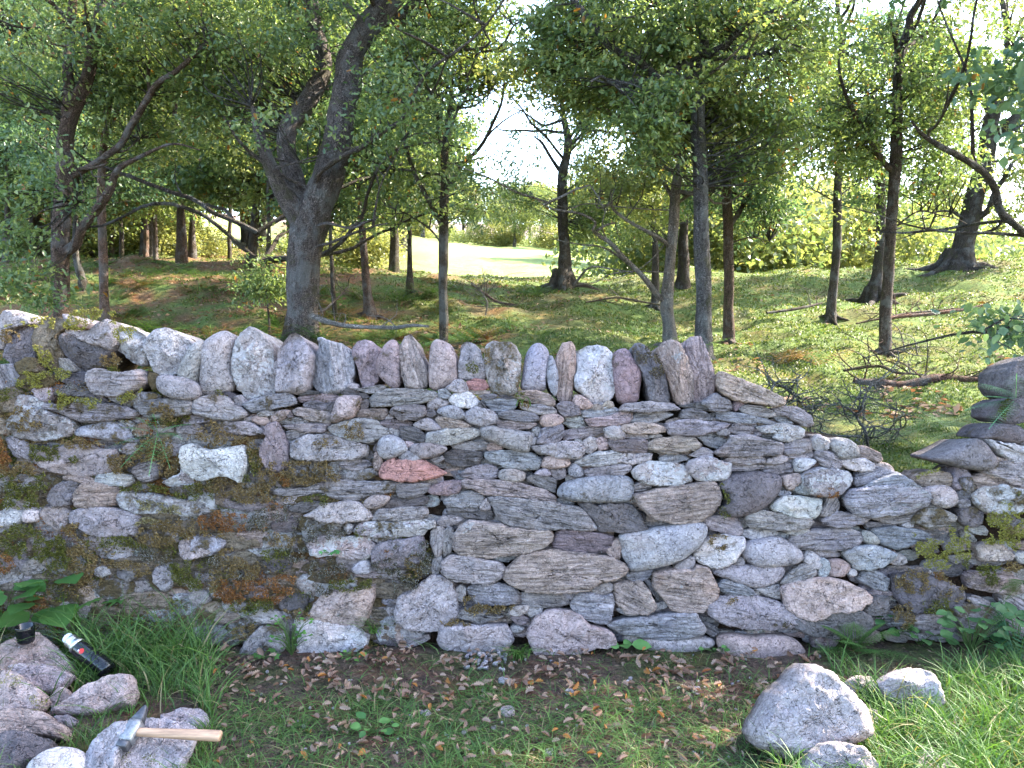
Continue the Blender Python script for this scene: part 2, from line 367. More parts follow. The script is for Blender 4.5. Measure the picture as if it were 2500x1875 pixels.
def moss_patch(P3, o, n, kind, parent, off=.02, name='moss_patch', dens=85000, acc=None, size=.011):
    _sid[0] += 1; rs = np.random.default_rng(_sid[0]+900); e1, e2, nn = frame_of(n)
    A = np.stack([(P3-o)@e1, (P3-o)@e2], 1); c0, c1 = MOSSC[kind]
    lo, hi = A.min(0), A.max(0); ar = np.prod(hi-lo); c = A.mean(0)
    pts = rs.uniform(lo, hi, (int(ar*dens*1.3), 2)); jit = fbm(np.c_[pts*14, np.full(len(pts), _sid[0])], 2)
    q = c+(pts-c)*(1+jit[:, None]*.55); pts = pts[in_poly(q, A)]
    if len(pts) < 3: return
    r = np.sqrt(((pts-c)**2/(((hi-lo)/2)**2+1e-6)).sum(1)); dz = off+.022*np.sqrt(np.clip(1-r*.75, 0, 1))*(.6+fbm(np.c_[pts*30, np.full(len(pts), 3.)], 2))
    keep = fbm(np.c_[pts*22, np.full(len(pts), 8.)], 2) > (-.12 if kind != 'g' else -.02); pts, dz = pts[keep], dz[keep]
    own = acc is None
    if own: acc = Acc()
    W = o+pts[:, :1]*e1+pts[:, 1:]*e2+dz[:, None]*nn
    if kind == 'g':
        tufts(acc, W-nn*.006, nn, size*.95, (.06, .05, .03), (.17, .14, .09), rs)
        k = rs.uniform(0, 1, len(W)) < .5; tufts(acc, W[k], nn, size*.45, (.22, .21, .2), (.55, .55, .52), rs)
    else:
        tufts(acc, W-nn*.004, nn, size, c0, c1, rs)
        k = rs.uniform(0, 1, len(W)) < .06; tufts(acc, W[k], nn, size*.45, (.3, .3, .26), (.5, .5, .45), rs)
    if own: return acc.build(name, M_TUFT, parent)

BAT = .13; WO = np.array([0, 3.36, 0.]); WN = np.array([0, -1, BAT]); WN = WN/np.linalg.norm(WN)
def wall_pt(px, py, off=0.): return on_plane(np.asarray(px, float), np.asarray(py, float), WO+WN*off, WN)
DATA = """T 0 750
C gR -20,30 0,4 15,4 30,12 34,17 20,20 9,22 3,32 0,42 -10,45
C dR 9,22 20,20 30,23 31,40 30,55 20,60 10,61 2,56 1,48 3,36
C mR 34,20 42,12 55,11 65,14 66,22 60,28 60,36 64,50 66,58 64,66 56,68 50,64 42,54 33,42 31,32
C kR 66,28 80,30 95,37 108,40 120,46 115,53 106,62 100,69 85,69 75,60 66,48 60,40
C gR 68,24 80,25 95,26 105,18 113,12 120,20 126,38 124,44 120,47 108,41 95,38 80,32 68,30
C gR 64,7 70,8 80,14 75,18 66,16
C lR 124,24 135,22 148,27 156,38 158,50 155,62 148,62 138,58 130,48 124,45 127,38
C wR 160,30 168,23 178,23 192,29 203,40 200,52 195,62 192,70 180,73 172,74 165,68 160,58 155,42
C oM 190,76 191,68 200,50 205,42 210,37 218,36 220,40 219,50 216,58 213,70 212,80 200,80
M y 70,22 80,10 90,3 105,0 120,2 128,12 132,20 120,18 113,11 105,17 95,26 80,25
M y 36,22 42,12 55,11 64,15 62,24 50,24
M y 9,24 20,19 30,23 33,17 24,15 12,20
M y 124,26 134,21 148,25 152,34 142,36 134,42 128,36
M y 40,42 55,44 62,52 64,62 56,66 48,58
M b 6,24 16,26 28,30 26,40 14,40 5,34
S gM 171,76 180,73 192,76 212,80 216,88 217,96 210,100 195,99 180,95 172,88
S bL 0,63 12,62 17,67 22,75 18,85 8,89 -6,89 -6,64
S mR 17,62 30,55 38,56 45,66 47,69 36,70 24,74 19,68
S mR 23,74 35,70 52,70 58,76 60,83 48,88 33,89 22,87 19,80
S kL 57,70 65,66 80,70 92,70 97,76 98,84 85,84 70,82 62,79
S oL 65,56 72,56 78,62 83,69 75,69 66,64
S gL 98,70 105,66 120,69 135,72 155,67 158,75 160,82 150,88 130,96 110,96 100,90 96,80
M b 108,60 120,49 130,50 138,60 132,70 118,66
M o 118,64 128,63 136,68 134,76 126,72 120,68
M y 56,70 65,66 76,68 84,71 80,78 70,80 60,76
M y 22,76 34,70 50,71 56,78 54,86 36,88 22,86
S mR 160,70 168,73 171,80 172,88 165,90 160,82
S gR 35,90 45,86 56,88 57,94 50,101 42,98
S kR 52,92 60,84 75,84 95,86 99,92 95,97 80,95 60,95
S gL 48,106 58,104 75,108 85,102 100,105 120,104 135,106 154,114 150,119 130,121 110,124 90,123 75,117 60,112 50,110
M y 53,100 58,90 68,90 80,96 100,98 115,102 110,108 105,114 95,104 85,102 70,112 60,105
S lR 116,94 125,92 140,90 155,92 158,100 148,106 135,106 122,102 116,98
M y 130,92 142,88 148,82 158,86 156,96 144,104 132,104
S bM 152,94 162,92 175,95 172,99 155,102
S kL 96,93 108,95 120,103 110,101 98,97
S gL 147,106 160,101 175,100 190,101 208,101 210,108 208,115 195,118 180,119 160,120 152,113
M b 167,106 178,102 190,108 195,118 188,124 176,120 168,114
S mR 0,90 15,86 24,92 22,105 15,114 0,114 -8,100
M o 0,92 15,87 24,93 20,100 8,104 -4,100
S lR 22,95 35,96 42,99 50,101 48,108 40,114 20,118 15,112
S lR 14,118 30,106 48,110 60,116 75,120 85,128 84,134 75,140 60,142 40,144 20,140 10,130
M b 12,120 28,108 46,112 55,124 50,134 30,134 14,130
S bM 82,131 100,127 120,122 135,128 141,135 142,140 150,144 148,147 130,144 110,142 90,140 80,138
S lR 128,122 140,124 146,128 140,131 128,128
S mR 143,130 150,126 162,130 160,138 150,140 143,136
S mR 0,120 10,122 12,132 8,138 -8,136 -8,120
S gL 8,142 18,140 30,148 38,156 36,165 22,162 12,152
M r -10,140 6,142 12,154 22,165 20,178 -10,178
M o 38,150 50,148 68,150 70,160 62,166 45,166 38,160
S gR 130,156 140,147 149,148 150,155 140,160
M b 150,148 165,140 185,142 195,150 185,165 150,166
M b 75,142 90,140 110,144 118,148 100,154 80,152 70,148
S gL 196,120 208,117 222,117 236,120 238,123 222,124 205,126 197,126
S gL 195,130 212,127 221,130 218,136 200,136
T 500 750
S gL -12,104 -8,98 8,95 22,97 33,105 40,108 47,115 44,119 35,122 18,121 0,117 -12,115
S gL 15,124 30,124 50,125 62,131 65,137 50,138 30,136 15,132
M b 0,130 10,122 20,128 30,136 45,140 55,140 60,144 45,146 25,150 10,148 -5,144 -15,140
M b 48,148 58,142 64,150 62,160 70,170 60,175 50,170
C gM 0,34 5,31 16,25 24,27 30,33 30,42 26,58 28,72 31,87 20,92 0,95 -6,92 -8,80 -6,60 -9,45
C lR 32,36 40,26 46,21 54,24 64,33 70,42 71,55 73,68 74,80 72,93 60,97 45,100 36,90 31,80 28,62 30,48
C gM 72,60 75,58 78,61 76,70 73,72
C gR 77,66 79,52 84,40 91,31 98,29 105,34 112,44 117,52 116,65 114,80 112,87 104,92 90,93 78,92 76,80
C bV 120,33 125,32 135,37 145,39 152,46 158,58 159,72 155,84 148,92 135,94 122,92 116,82 116,70 118,52 122,42
C vR 158,46 164,37 171,35 180,38 185,48 184,62 185,78 178,86 168,86 166,75 163,62 158,54
C vM 189,50 194,40 201,35 208,38 210,50 210,65 211,78 208,87 202,88 194,80 187,72 185,60
C gV 210,42 216,32 222,30 226,36 230,50 236,62 240,72 239,86 228,88 216,86 212,72 210,55
S kL 14,93 25,92 34,96 28,98 16,96
S gR 30,98 38,96 44,101 42,105 36,106 32,102
S bL 41,105 55,99 70,96 88,93 95,96 100,104 90,107 72,109 60,113 52,114 44,108
S kL 102,92 110,90 120,91 125,94 112,94 103,96
S pL 100,98 108,94 125,94 144,95 142,103 130,104 115,101 102,103
S kL 148,90 152,87 160,88 165,92 175,93 178,98 170,99 150,95 147,93
S oL 162,88 175,87 190,84 195,86 190,91 175,92 165,90
S gM 153,85 158,82 165,84 163,88 156,88
S pM 144,97 155,96 168,96 169,102 166,110 162,118 150,121 138,126 136,120 140,110 142,104
S kR 170,101 176,100 176,107 169,111 168,106
S oL 179,98 186,91 200,88 222,89 245,90 252,94 250,98 236,104 222,104 200,107 180,108
S dL 107,104 115,102 133,104 132,110 120,111 107,108
S kL 133,104 142,103 140,108 136,112 132,110
S oL 94,112 102,108 120,112 136,113 136,124 130,126 115,121 100,117
S gL 58,115 68,112 76,113 72,117 60,118
S tM 72,118 80,113 90,111 93,113 86,120 80,123 73,123
S kL 88,116 93,113 96,118 92,120
S tM 50,119 60,117 70,120 73,124 65,127 54,125
S gL 78,122 95,119 108,121 112,124 100,126 82,126
S gR 42,120 50,118 51,122 44,124
S pL 84,128 100,126 120,126 137,126 130,130 129,135 110,134 90,131
S gR 60,127 68,127 66,131 61,131
S vR 65,133 70,126 78,124 82,130 86,140 90,148 91,160 90,172 80,178 66,172 62,160 62,150 70,140 66,136
S gL 87,134 98,134 110,134 106,138 95,142 88,142
S tL 162,118 168,111 180,110 197,110 197,115 192,121 178,119
S gR 192,118 196,116 203,118 202,120 193,120
S vL 201,112 208,107 222,106 238,106 240,114 232,121 215,122 203,117
S vL 186,126 198,121 212,121 224,125 222,129 210,131 195,129
S lL 133,130 142,126 155,122 170,120 185,122 190,128 198,132 199,139 186,143 182,146 165,145 150,141 138,137
M b 145,128 155,123 165,124 172,131 175,142 162,142 150,138
S gR 199,131 207,131 211,134 211,139 205,139 200,135
S gR 93,146 110,138 130,138 150,143 170,147 177,150 175,160 165,165 140,165 120,165 100,165 92,160
M b 118,146 130,141 145,142 150,147 135,150 122,152
S bM 190,142 200,138 208,140 216,146 221,154 212,158 200,164 190,161 187,152
S dM 183,150 190,143 187,152 186,156 182,154
S bM 211,157 221,155 232,158 236,163 222,168 211,166
T 1000 750
C pM 22,40 28,34 38,38 46,43 49,55 50,70 51,80 45,83 36,87 28,90 21,86 20,76 21,60
C gR 56,40 62,37 70,40 76,48 79,60 82,74 80,78 65,77 52,77 53,62
C lR 82,42 90,38 100,38 108,38 114,43 119,52 120,65 118,80 116,92 108,95 98,93 88,90 85,75 81,60
C bM 126,54 129,45 135,40 142,39 149,45 151,54 149,70 147,80 148,89 135,90 120,89 121,80 124,68
C bM 150,54 154,52 158,60 160,75 160,90 158,97 152,90 149,75
C tV 161,50 165,39 170,38 175,36 179,42 179,60 177,80 176,101 165,103 160,98 161,80 160,62
C qR 180,49 190,44 203,41 215,45 220,50 219,62 220,75 222,92 215,100 208,105 198,103 190,95 180,86 178,76 183,68 181,58
M o 58,64 68,60 74,66 76,74 66,75 58,72
M b 81,48 86,44 88,56 86,64 82,62
S gR 40,87 48,81 55,79 60,80 62,90 55,92 45,90
S rL 61,81 70,78 80,79 84,86 80,89 64,88
S bL 31,90 40,89 45,95 40,98 32,96
S tL 63,90 75,89 86,91 84,94 72,94
S gM 19,106 22,99 30,96 42,102 43,105 30,109 19,111
S wR 44,97 52,93 65,91 72,97 75,103 72,107 60,108 48,106 43,102
S dL 75,96 85,94 95,95 93,98 80,99
S kL 97,96 105,94 112,98 105,99
S kL 75,104 78,102 83,110 76,108
S bL 77,100 95,99 115,99 117,105 112,111 95,113 88,110 82,104
S tL 112,95 122,91 140,91 150,94 157,101 157,107 145,106 130,102 117,99
M o 112,95 120,91 125,93 120,98 114,98
S gL 120,104 135,106 155,108 159,113 152,116 135,114 122,110
M b 118,103 128,102 130,108 124,112 118,109
S bM 28,112 40,107 50,107 58,113 60,120 50,121 38,118
S gR 60,114 70,108 80,109 90,113 97,119 94,125 80,128 65,125 60,121
S dL 19,112 25,111 29,116 22,118 19,116
S dL 96,114 110,112 125,113 138,116 140,122 125,124 105,121 97,118
S dL 158,106 165,103 175,103 182,108 185,115 180,117 167,117 161,110
S tR 178,95 185,96 193,101 198,106 195,109 185,109 177,102
S tR 197,106 203,105 210,107 208,110 198,110
S tR 208,106 214,101 219,103 220,107 212,108
S bL 185,112 200,109 218,107 226,111 222,116 205,119 187,119
S tL 28,122 33,118 45,121 58,124 66,128 58,132 45,134 35,130
S gM 2,128 12,122 20,120 28,124 36,130 33,133 15,132
S kL -10,129 0,129 12,133 18,139 17,144 5,145 -8,142
S tM 141,118 150,115 163,117 167,121 162,127 150,130 142,127
S oL 167,117 185,117 191,130 175,130 166,124
S pL 95,122 115,124 135,125 138,127 130,131 110,132 97,130 94,126
S pL 189,121 205,119 222,118 238,120 236,125 215,128 195,129
S oR 20,135 40,132 60,130 75,132 76,138 65,143 40,148 20,148 18,143
S tM 10,145 16,144 17,147 11,147
S oM 77,129 92,128 100,132 120,134 132,135 135,139 130,148 129,157 115,155 100,149 80,142 77,136
S gM 133,131 140,130 141,133 138,140 134,136
S bL 140,139 143,131 155,128 165,126 165,140 160,145 145,148 137,147
S gL 167,133 185,131 215,129 213,134 200,139 180,142 168,144
S gM 131,144 135,141 137,142 135,148 131,148
S dM 0,148 15,147 30,148 41,151 38,156 25,162 12,163 1,158
S pM -8,146 0,145 5,148 0,151 -8,150
S gL 43,148 60,146 83,145 83,153 70,155 50,154
S tR 84,149 88,147 100,150 101,153 88,155 83,153
S gR 132,150 150,148 170,145 180,145 189,153 188,158 180,163 160,162 145,158 135,155
S gL 179,143 185,143 188,150 180,147
S gR 188,145 195,141 201,142 202,152 195,158 189,155
S tR 202,143 208,140 214,143 214,152 205,155
S gR 213,133 222,128 232,130 232,142 222,143 211,140
S gL 214,144 222,143 230,146 228,152 218,152
S gL 25,164 35,161 38,164 30,168 24,166
S pL 145,162 160,161 172,164 172,168 150,168
T 1500 750
C vM 0,50 8,45 15,45 21,54 28,64 30,72 28,90 27,102 15,104 6,104 2,92 1,75 -2,58
C dR 20,46 23,39 30,39 36,44 42,52 50,60 54,68 58,85 61,96 60,103 48,103 40,102 36,88 32,70 24,60
M k 22,44 28,40 36,46 46,54 52,64 54,74 50,80 42,78 36,72 32,62
C tV 46,46 54,39 62,36 70,38 74,45 80,58 84,72 86,88 86,96 82,103 72,105 67,102 62,85 58,72 50,58
C pV 79,42 83,33 95,31 98,38 102,50 108,68 111,84 108,94 98,101 90,104 86,102 88,86 82,66 78,52
S tV 109,82 110,70 117,70 130,76 150,84 165,91 178,96 183,101 181,106 170,108 155,104 140,102 128,100 115,92
S gL 6,108 12,104 30,103 50,103 62,104 71,111 55,112 25,113 6,113
S bL 17,123 22,116 35,114 55,113 64,116 55,121 40,125 25,127 17,126
S pR -4,124 -3,116 8,114 18,115 18,120 12,126
S tR 6,130 10,127 25,125 42,126 53,129 54,135 40,137 15,136 8,134
S gL 9,138 20,137 34,137 38,142 25,142 11,141
S gM 38,140 44,137 50,138 51,140 40,141
S gM -14,132 0,127 5,132 9,140 5,142 -4,142
S vL -6,143 15,143 34,143 35,148 33,157 15,157 0,155 -6,148
S tL 36,147 45,142 65,140 86,141 94,149 88,155 78,156 62,158 42,156 34,151
S kL 69,107 80,105 95,104 103,108 101,112 85,110
S bL 92,104 104,96 110,94 115,98 122,99 127,106 126,111 115,112 103,112 103,108
S vM 128,105 135,100 141,105 133,111 130,112
S dL 71,120 74,110 85,110 98,114 104,118 109,122 95,122
S bL 110,112 122,112 140,116 158,119 173,124 172,127 155,125 130,124 110,121
S gL 134,110 140,106 155,107 170,112 175,116 165,119 150,117 140,114
S gL 170,110 182,107 195,108 208,115 212,118 213,122 215,127 206,129 196,122 186,119 176,116
S bL 171,117 180,118 193,124 194,126 182,124 173,120
S gL 54,126 62,124 75,121 95,123 115,124 124,126 118,131 100,137 80,139 60,138
S dM 109,135 118,131 124,134 122,139 112,138
S gL 123,132 130,126 142,126 153,131 150,136 138,139 126,135
S lR 154,130 165,127 185,126 198,128 205,133 204,140 195,145 182,144 172,140 175,136 160,136
S bL 89,139 100,135 112,138 124,144 122,148 110,152 98,147
S gL 107,157 118,149 125,142 122,138 140,138 160,142 180,147 181,155 178,160 160,160 140,161 115,161
S gL 80,160 88,155 95,151 105,156 105,161 90,162
S gL 181,149 195,144 212,143 218,150 215,154 200,158 187,160 180,154
S gL 190,158 205,155 214,155 216,161 205,164 188,163
S dL 10,160 25,157 38,158 40,162 32,167 12,167
S bL 48,163 60,158 75,160 80,164 65,168 50,167
S gL 118,164 130,160 150,160 162,162 160,168 130,170 118,168
S gL 165,164 178,160 187,162 185,166 172,169 164,168
S gR 216,140 222,138 232,142 232,148 222,152 217,147
T 2000 850
S gR -6,98 0,95 6,98 11,102 8,108 0,111 -6,108
S gM 10,104 14,98 22,97 32,99 41,106 42,113 44,118 32,119 20,120 16,112
S tL 43,108 48,106 56,110 63,114 67,120 62,123 52,119 44,118
S gL -4,112 8,111 16,115 23,125 22,129 12,130 0,124 -4,120
S wR 22,121 30,120 45,119 55,123 59,127 56,131 45,133 30,130 22,126
S tM 56,124 65,123 76,126 81,132 80,136 72,132 60,128
S bL 38,138 45,134 56,132 62,127 72,129 81,134 78,136 65,139 50,147 40,148 37,143
S lR -14,132 0,129 15,131 30,133 34,142 30,150 22,157 10,160 -10,158 -20,148 -22,140
M r -6,150 6,148 18,150 18,157 8,161 -6,160
S bL 25,162 32,155 45,150 58,142 70,138 82,134 90,139 105,147 115,156 118,160 112,167 100,172 80,178 60,176 40,172 30,170
S tL 98,140 110,134 125,133 140,135 142,142 140,149 125,148 110,150 104,144
M y 98,142 100,137 112,131 126,129 122,133 108,136
S gM 110,150 125,148 138,149 145,157 146,166 138,172 122,170 116,160
S dM 116,118 130,113 145,106 158,99 170,98 178,106 185,116 190,125 178,132 160,130 140,125 122,122
S dR 144,142 150,131 160,131 167,140 160,150 150,153 145,152
S dR 150,142 164,140 166,152 160,156 154,152
S kM 172,98 178,88 190,81 208,82 220,88 222,100 212,104 195,99 182,97
S tR 172,105 180,112 192,118 205,120 208,122 195,126 184,122 176,112
S wR 178,97 195,102 215,105 235,110 235,120 222,122 208,122 195,115 184,106
S gV 174,133 190,124 222,120 240,124 240,150 222,150 205,146 195,140 180,136
S tL 165,140 175,135 190,139 205,147 222,150 235,152 215,152 190,148 170,152
S lR 163,157 175,150 195,148 215,152 240,158 240,174 200,178 176,176 166,168
M o 202,154 208,152 212,157 206,160
M y 188,166 200,158 204,168 196,178 188,174
S dL 144,158 152,154 162,157 164,162 150,164
S kR 200,40 202,26 212,15 235,4 240,60 222,58 208,52
S kR 188,75 190,60 205,54 222,58 240,60 240,80 215,80 200,80
M o 186,78 186,62 196,55 204,58 196,70 194,80
S dM 212,104 222,90 240,92 240,108 222,106
T 0 1100
S pR 38,0 68,-4 98,-6 110,-2 126,-2 130,10 126,20 115,26 95,27 72,25 55,22 45,15 38,8
M o 48,2 58,-6 68,-6 68,4 58,10 52,10
M o 80,8 85,5 92,8 88,13 82,13
S wM 44,11 50,11 57,14 54,17 48,17
S gL 142,22 150,15 165,9 172,14 174,24 165,32 155,33 146,28
M b 118,4 135,4 160,3 168,6 160,12 145,16 140,24 130,26 122,22
M b 176,10 190,2 204,8 200,25 190,28 178,26
S lR 200,10 212,14 222,26 222,36 205,36 190,38 178,34 190,28 200,24
S tL 70,28 80,26 100,29 105,32 102,35 85,33 72,31
S wL 104,33 108,26 125,25 145,27 146,34 138,38 120,37 108,35
S tL 82,54 84,44 92,35 110,35 132,40 128,50 126,58 110,60 85,61
S dR 55,46 65,36 80,32 88,36 82,48 78,58 62,60 54,56
M o 0,30 25,20 50,26 62,34 56,50 50,60 30,62 10,62 0,58
M r 0,45 8,42 12,50 8,58 0,60
M b 10,12 34,10 50,22 40,30 20,28 4,24 -6,10
S lR 127,46 140,42 150,46 165,46 185,50 210,54 222,62 218,70 205,71 175,66 150,68 135,62 128,56
M o 134,40 150,36 160,33 190,40 215,34 232,28 234,44 215,54 200,52 180,44 160,44 140,46
M t 150,52 175,54 205,60 205,68 175,66 156,62
S wM 0,66 20,64 28,66 26,74 18,80 0,84 -8,82 -8,68
S gL -6,86 8,83 20,82 14,86 0,89
S wM 28,66 32,62 44,64 44,75 38,76 27,77
S pR 44,65 50,60 65,60 78,68 76,78 68,86 60,85 50,76 45,70
S gR 77,76 80,66 88,62 110,60 125,62 145,67 153,71 150,84 147,91 130,92 112,92 98,88 88,82
M b 72,80 88,77 100,82 98,92 84,92 76,88
M t 150,78 160,70 168,69 176,76 168,80 155,80
M o 0,92 20,80 40,77 52,84 56,96 66,94 76,94 76,112 60,122 40,116 20,112 0,110
M r 0,108 12,108 22,116 26,124 10,132 -4,130
S gR 22,130 28,122 40,114 50,112 52,124 46,132 30,134
M o 54,94 70,90 76,104 86,116 80,128 60,126 50,112
M b 80,96 96,94 106,108 112,116 108,130 100,142 86,138 78,122
S wR 102,110 115,104 130,102 144,104 146,116 130,118 112,116
M o 96,96 112,94 130,91 145,92 160,98 164,106 148,104 130,102 112,104 98,106
M b 150,84 176,72 200,74 216,82 216,94 200,98 180,104 160,102 150,92
S gR 164,82 175,79 178,87 168,89
S pR 196,98 210,92 222,92 236,96 234,106 222,112 205,118 196,112
S wR 101,130 108,126 116,128 118,134 108,136 102,134
S gR 165,134 170,125 182,126 188,134 185,148 178,153 168,145
M g 148,104 170,104 190,108 196,118 180,122 160,118 148,114
M o 186,122 206,116 222,118 222,150 206,150 192,138
S gR 205,155 215,151 225,153 228,162 216,166 206,162
S dR 128,124 145,124 150,136 138,142 128,136
M b 112,116 140,118 165,120 168,130 152,136 140,126 120,126
T 500 1100
S wS -22,-5 -10,-8 5,0 20,-2 43,-6 48,5 49,12 46,22 42,34 30,28 20,26 8,31 -8,30 -18,22 -22,10
M o 49,-2 62,0 66,12 60,26 52,33 42,33 47,20
M b 0,30 10,28 20,25 32,30 42,35 55,34 74,38 72,46 76,54 60,56 40,56 28,52 16,45 8,44 -8,44
M b 58,30 66,14 90,12 110,11 135,12 148,18 150,24 140,30 125,33 105,38 88,38 72,38
M r 78,24 96,30 96,38 84,40
S dM 13,54 18,48 26,53 35,56 48,57 62,54 76,56 72,60 60,64 50,67 35,63 20,62 13,60
S lR -18,48 0,47 10,48 12,60 10,67 0,68 -14,64
S gL 145,14 155,10 170,10 178,12 181,16 172,19 160,21 150,18
S lM 145,31 152,22 165,20 182,19 187,24 184,29 170,32 155,32
S tM 183,20 184,4 187,0 192,8 192,16 188,21
S rR 189,24 192,14 204,7 212,10 235,10 250,18 262,24 255,28 235,32 215,33 195,30 190,28
S gL 72,42 80,40 100,40 110,40 125,35 140,32 170,33 200,33 215,35 217,39 208,44 190,47 175,49 165,53 150,53 130,48 110,48 85,49 74,47
M o 108,50 125,46 145,50 142,57 128,58 110,54
S wR 84,56 88,51 98,49 108,50 106,56 98,59 86,59
S kR 92,62 105,56 122,55 132,57 122,63 105,66 94,66
S gR 108,70 120,64 125,59 140,56 155,54 168,56 178,66 181,72 175,75 150,77 130,77 118,72
S pM 172,56 180,49 190,48 201,49 198,55 186,62 174,61
S kL 194,60 200,52 222,49 235,48 242,52 238,58 222,61 195,62
S oL 181,72 190,62 205,63 222,61 238,60 242,68 232,74 205,75 183,75
M r -4,70 15,64 30,66 50,68 50,86 30,86 0,84
M g 50,68 65,60 85,62 105,68 100,74 75,76 62,86 52,86
M g 98,74 108,70 120,76 115,90 108,96 98,88
S dL 72,80 80,74 100,73 100,80 96,86 85,88 74,86
M b -6,84 15,84 30,87 26,94 10,92 -6,90
S tL 30,93 38,87 55,88 70,89 72,98 76,103 60,104 44,105 38,98
S gL 24,100 32,97 38,100 41,105 28,104
M b 72,90 90,89 108,94 100,100 85,104 76,102
S bR -10,92 5,91 20,96 24,100 18,106 8,112 0,114 -14,112
M o 60,106 90,103 95,108 88,116 66,116
M g 90,106 104,101 110,108 112,118 100,122 92,116
S lR 111,98 125,92 150,94 175,92 184,102 180,114 170,118 155,116 145,112 125,114 114,112
M g 110,92 125,80 150,78 158,88 140,96 120,98
S wM 150,80 160,80 158,88 155,90
S lR 160,86 170,77 178,76 200,77 222,77 240,76 238,88 222,92 205,92 190,93 170,92
M o 164,86 170,80 176,84 172,92 164,91
S gL 179,95 188,93 205,91 213,92 210,97 198,99 186,99
S dR 182,108 188,100 210,96 222,95 234,90 238,100 236,118 222,124 200,128 182,124
M g 182,112 200,104 222,100 234,110 234,130 215,130 200,134 182,124
M r 188,106 204,104 206,112 192,114
M b 8,112 20,106 34,104 45,118 62,118 64,130 55,140 30,136 8,130
S kR 64,122 78,115 92,114 96,120 88,130 75,132 66,126
M g 0,110 20,110 30,122 20,130 4,124
M g 112,116 128,114 150,120 160,130 150,136 130,138 112,132
S wM 158,126 170,118 176,117 181,128 178,132 162,133
S pL 160,134 185,131 196,133 190,137 165,136
S dL 122,138 138,137 140,140 124,141
M r 16,136 45,138 70,134 96,132 100,148 80,158 60,162 30,164 14,156
M b 8,136 22,134 20,150 8,152
M g 112,138 124,142 138,142 140,152 124,160 114,154
M o 138,138 160,136 182,138 182,146 165,150 148,150 136,146
S tR 120,164 130,154 150,150 165,150 184,144 183,160 180,172 170,190 145,190 120,186 112,180
S kR 80,164 90,158 105,154 112,160 108,170 90,172 80,170
M o 30,160 80,158 78,170 50,176 24,170
U 1000 1100 0.394
S kL 215,10 300,2 440,8 450,40 430,85 340,103 270,95 220,60
S gR -280,80 -270,80
S bL 465,15 520,2 640,5 760,15 815,50 820,85 790,115 690,118 580,100 500,70 470,45
S tM 820,80 840,45 880,35 950,45 992,65 985,92 940,105 820,108
S wL 1015,75 1060,45 1130,20 1260,0 1320,10 1320,75 1200,95 1080,95
S gL 318,145 360,115 450,88 520,95 548,130 545,165 490,175 380,172 320,158
S oM 556,130 590,112 680,122 715,140 708,175 690,190 600,185 558,172
S gM 772,142 830,112 860,125 872,155 800,150
S dR 865,115 960,110 965,165 910,175 880,150
S bM 985,110 1020,75 1060,100 1090,160 1000,163
S gL 1085,120 1160,105 1290,90 1290,150 1200,165 1120,165 1085,135
S dL 722,165 760,150 860,165 905,190 905,265 860,245 780,205 730,190
S bM 935,215 985,190 1070,172 1200,158 1380,150 1385,300 1310,320 1180,318 1000,305 925,285 918,255
S pL 330,185 350,172 450,178 560,185 680,200 770,225 840,240 905,285 905,318 820,305 700,285 560,275 470,272 400,240 330,225
S gL -90,215 0,205 120,205 125,235 80,275 0,288 -70,285
S vR 125,230 160,210 250,190 310,185 322,225 300,260 220,272 150,270 125,255
S bL 215,300 260,270 370,252 465,270 460,320 430,350 330,348 240,345 215,330
S gR 440,345 475,300 500,330 500,360 445,360
S gL 487,285 560,282 760,300 880,318 970,335 1060,350 1120,410 1165,490 1100,497 960,480 870,488 780,478 640,470 580,445 540,400 515,350
S kR 1050,335 1110,318 1160,340 1290,325 1370,340 1430,400 1440,450 1480,480 1470,495 1360,497 1170,500 1155,450 1120,400
S dL 222,370 270,350 370,355 500,365 520,390 510,425 460,432 350,415 240,395
S gL 165,440 200,410 280,408 345,422 290,455 230,470 165,468
S oR -120,440 0,430 160,430 160,478 110,480 85,525 0,525 -100,525
S gV 135,500 165,475 215,475 212,560 195,650 155,655 140,600 130,550
S gV 218,500 240,470 270,490 268,560 260,620 210,660 205,600
S gV 155,660 190,650 205,680 180,760 145,768 140,720
S tL 275,520 330,450 380,432 500,440 640,475 760,485 860,490 888,520 880,560 830,600 720,632 600,640 500,660 400,652 310,640 275,600
S vL 890,560 905,510 950,485 1060,495 1200,515 1265,530 1255,590 1220,630 1150,635 1000,625 890,600
S bL 520,665 580,645 665,642 660,670 600,685 530,682
S gL 198,690 260,642 360,655 460,670 560,690 590,720 575,780 520,815 470,822 370,800 260,800 200,750
S tL 582,770 600,720 690,645 760,625 860,610 1000,625 1150,640 1260,660 1330,700 1350,730 1320,770 1250,795 1180,805 1120,850 1000,870 860,870 720,865 640,830 590,800
S tR 1230,600 1265,560 1290,555 1310,620 1300,665 1260,660 1225,635
S gR 128,775 200,772 270,810 290,900 300,1000 250,1080 150,1110 0,1100 -70,1060 -90,1000 -60,900 60,840
M g -90,560 0,545 80,545 140,610 140,765 60,780 60,830 130,850 110,900 0,920 -100,860
M b -60,660 40,620 90,700 60,780 -20,800
S gR 290,860 320,828 350,850 325,940 290,915
S bL 360,850 400,828 560,822 640,840 680,880 680,940 560,950 420,945 380,900
M b 330,900 400,880 440,940 660,945 640,980 480,1000 340,990
S gL 685,890 710,872 830,880 940,880 985,920 990,950 900,965 780,968 685,952
S gR 940,880 990,872 1040,885 1010,925 970,905
S bL 1000,940 1050,880 1130,875 1200,895 1250,885 1265,940 1255,1010 1235,1065 1150,1062 1050,1020 1005,975
S gM 1115,855 1180,825 1240,822 1265,848 1230,885 1150,890
U 1500 1100 0.394
S gR 20,20 160,15 230,20 220,60 130,80 60,75 0,72
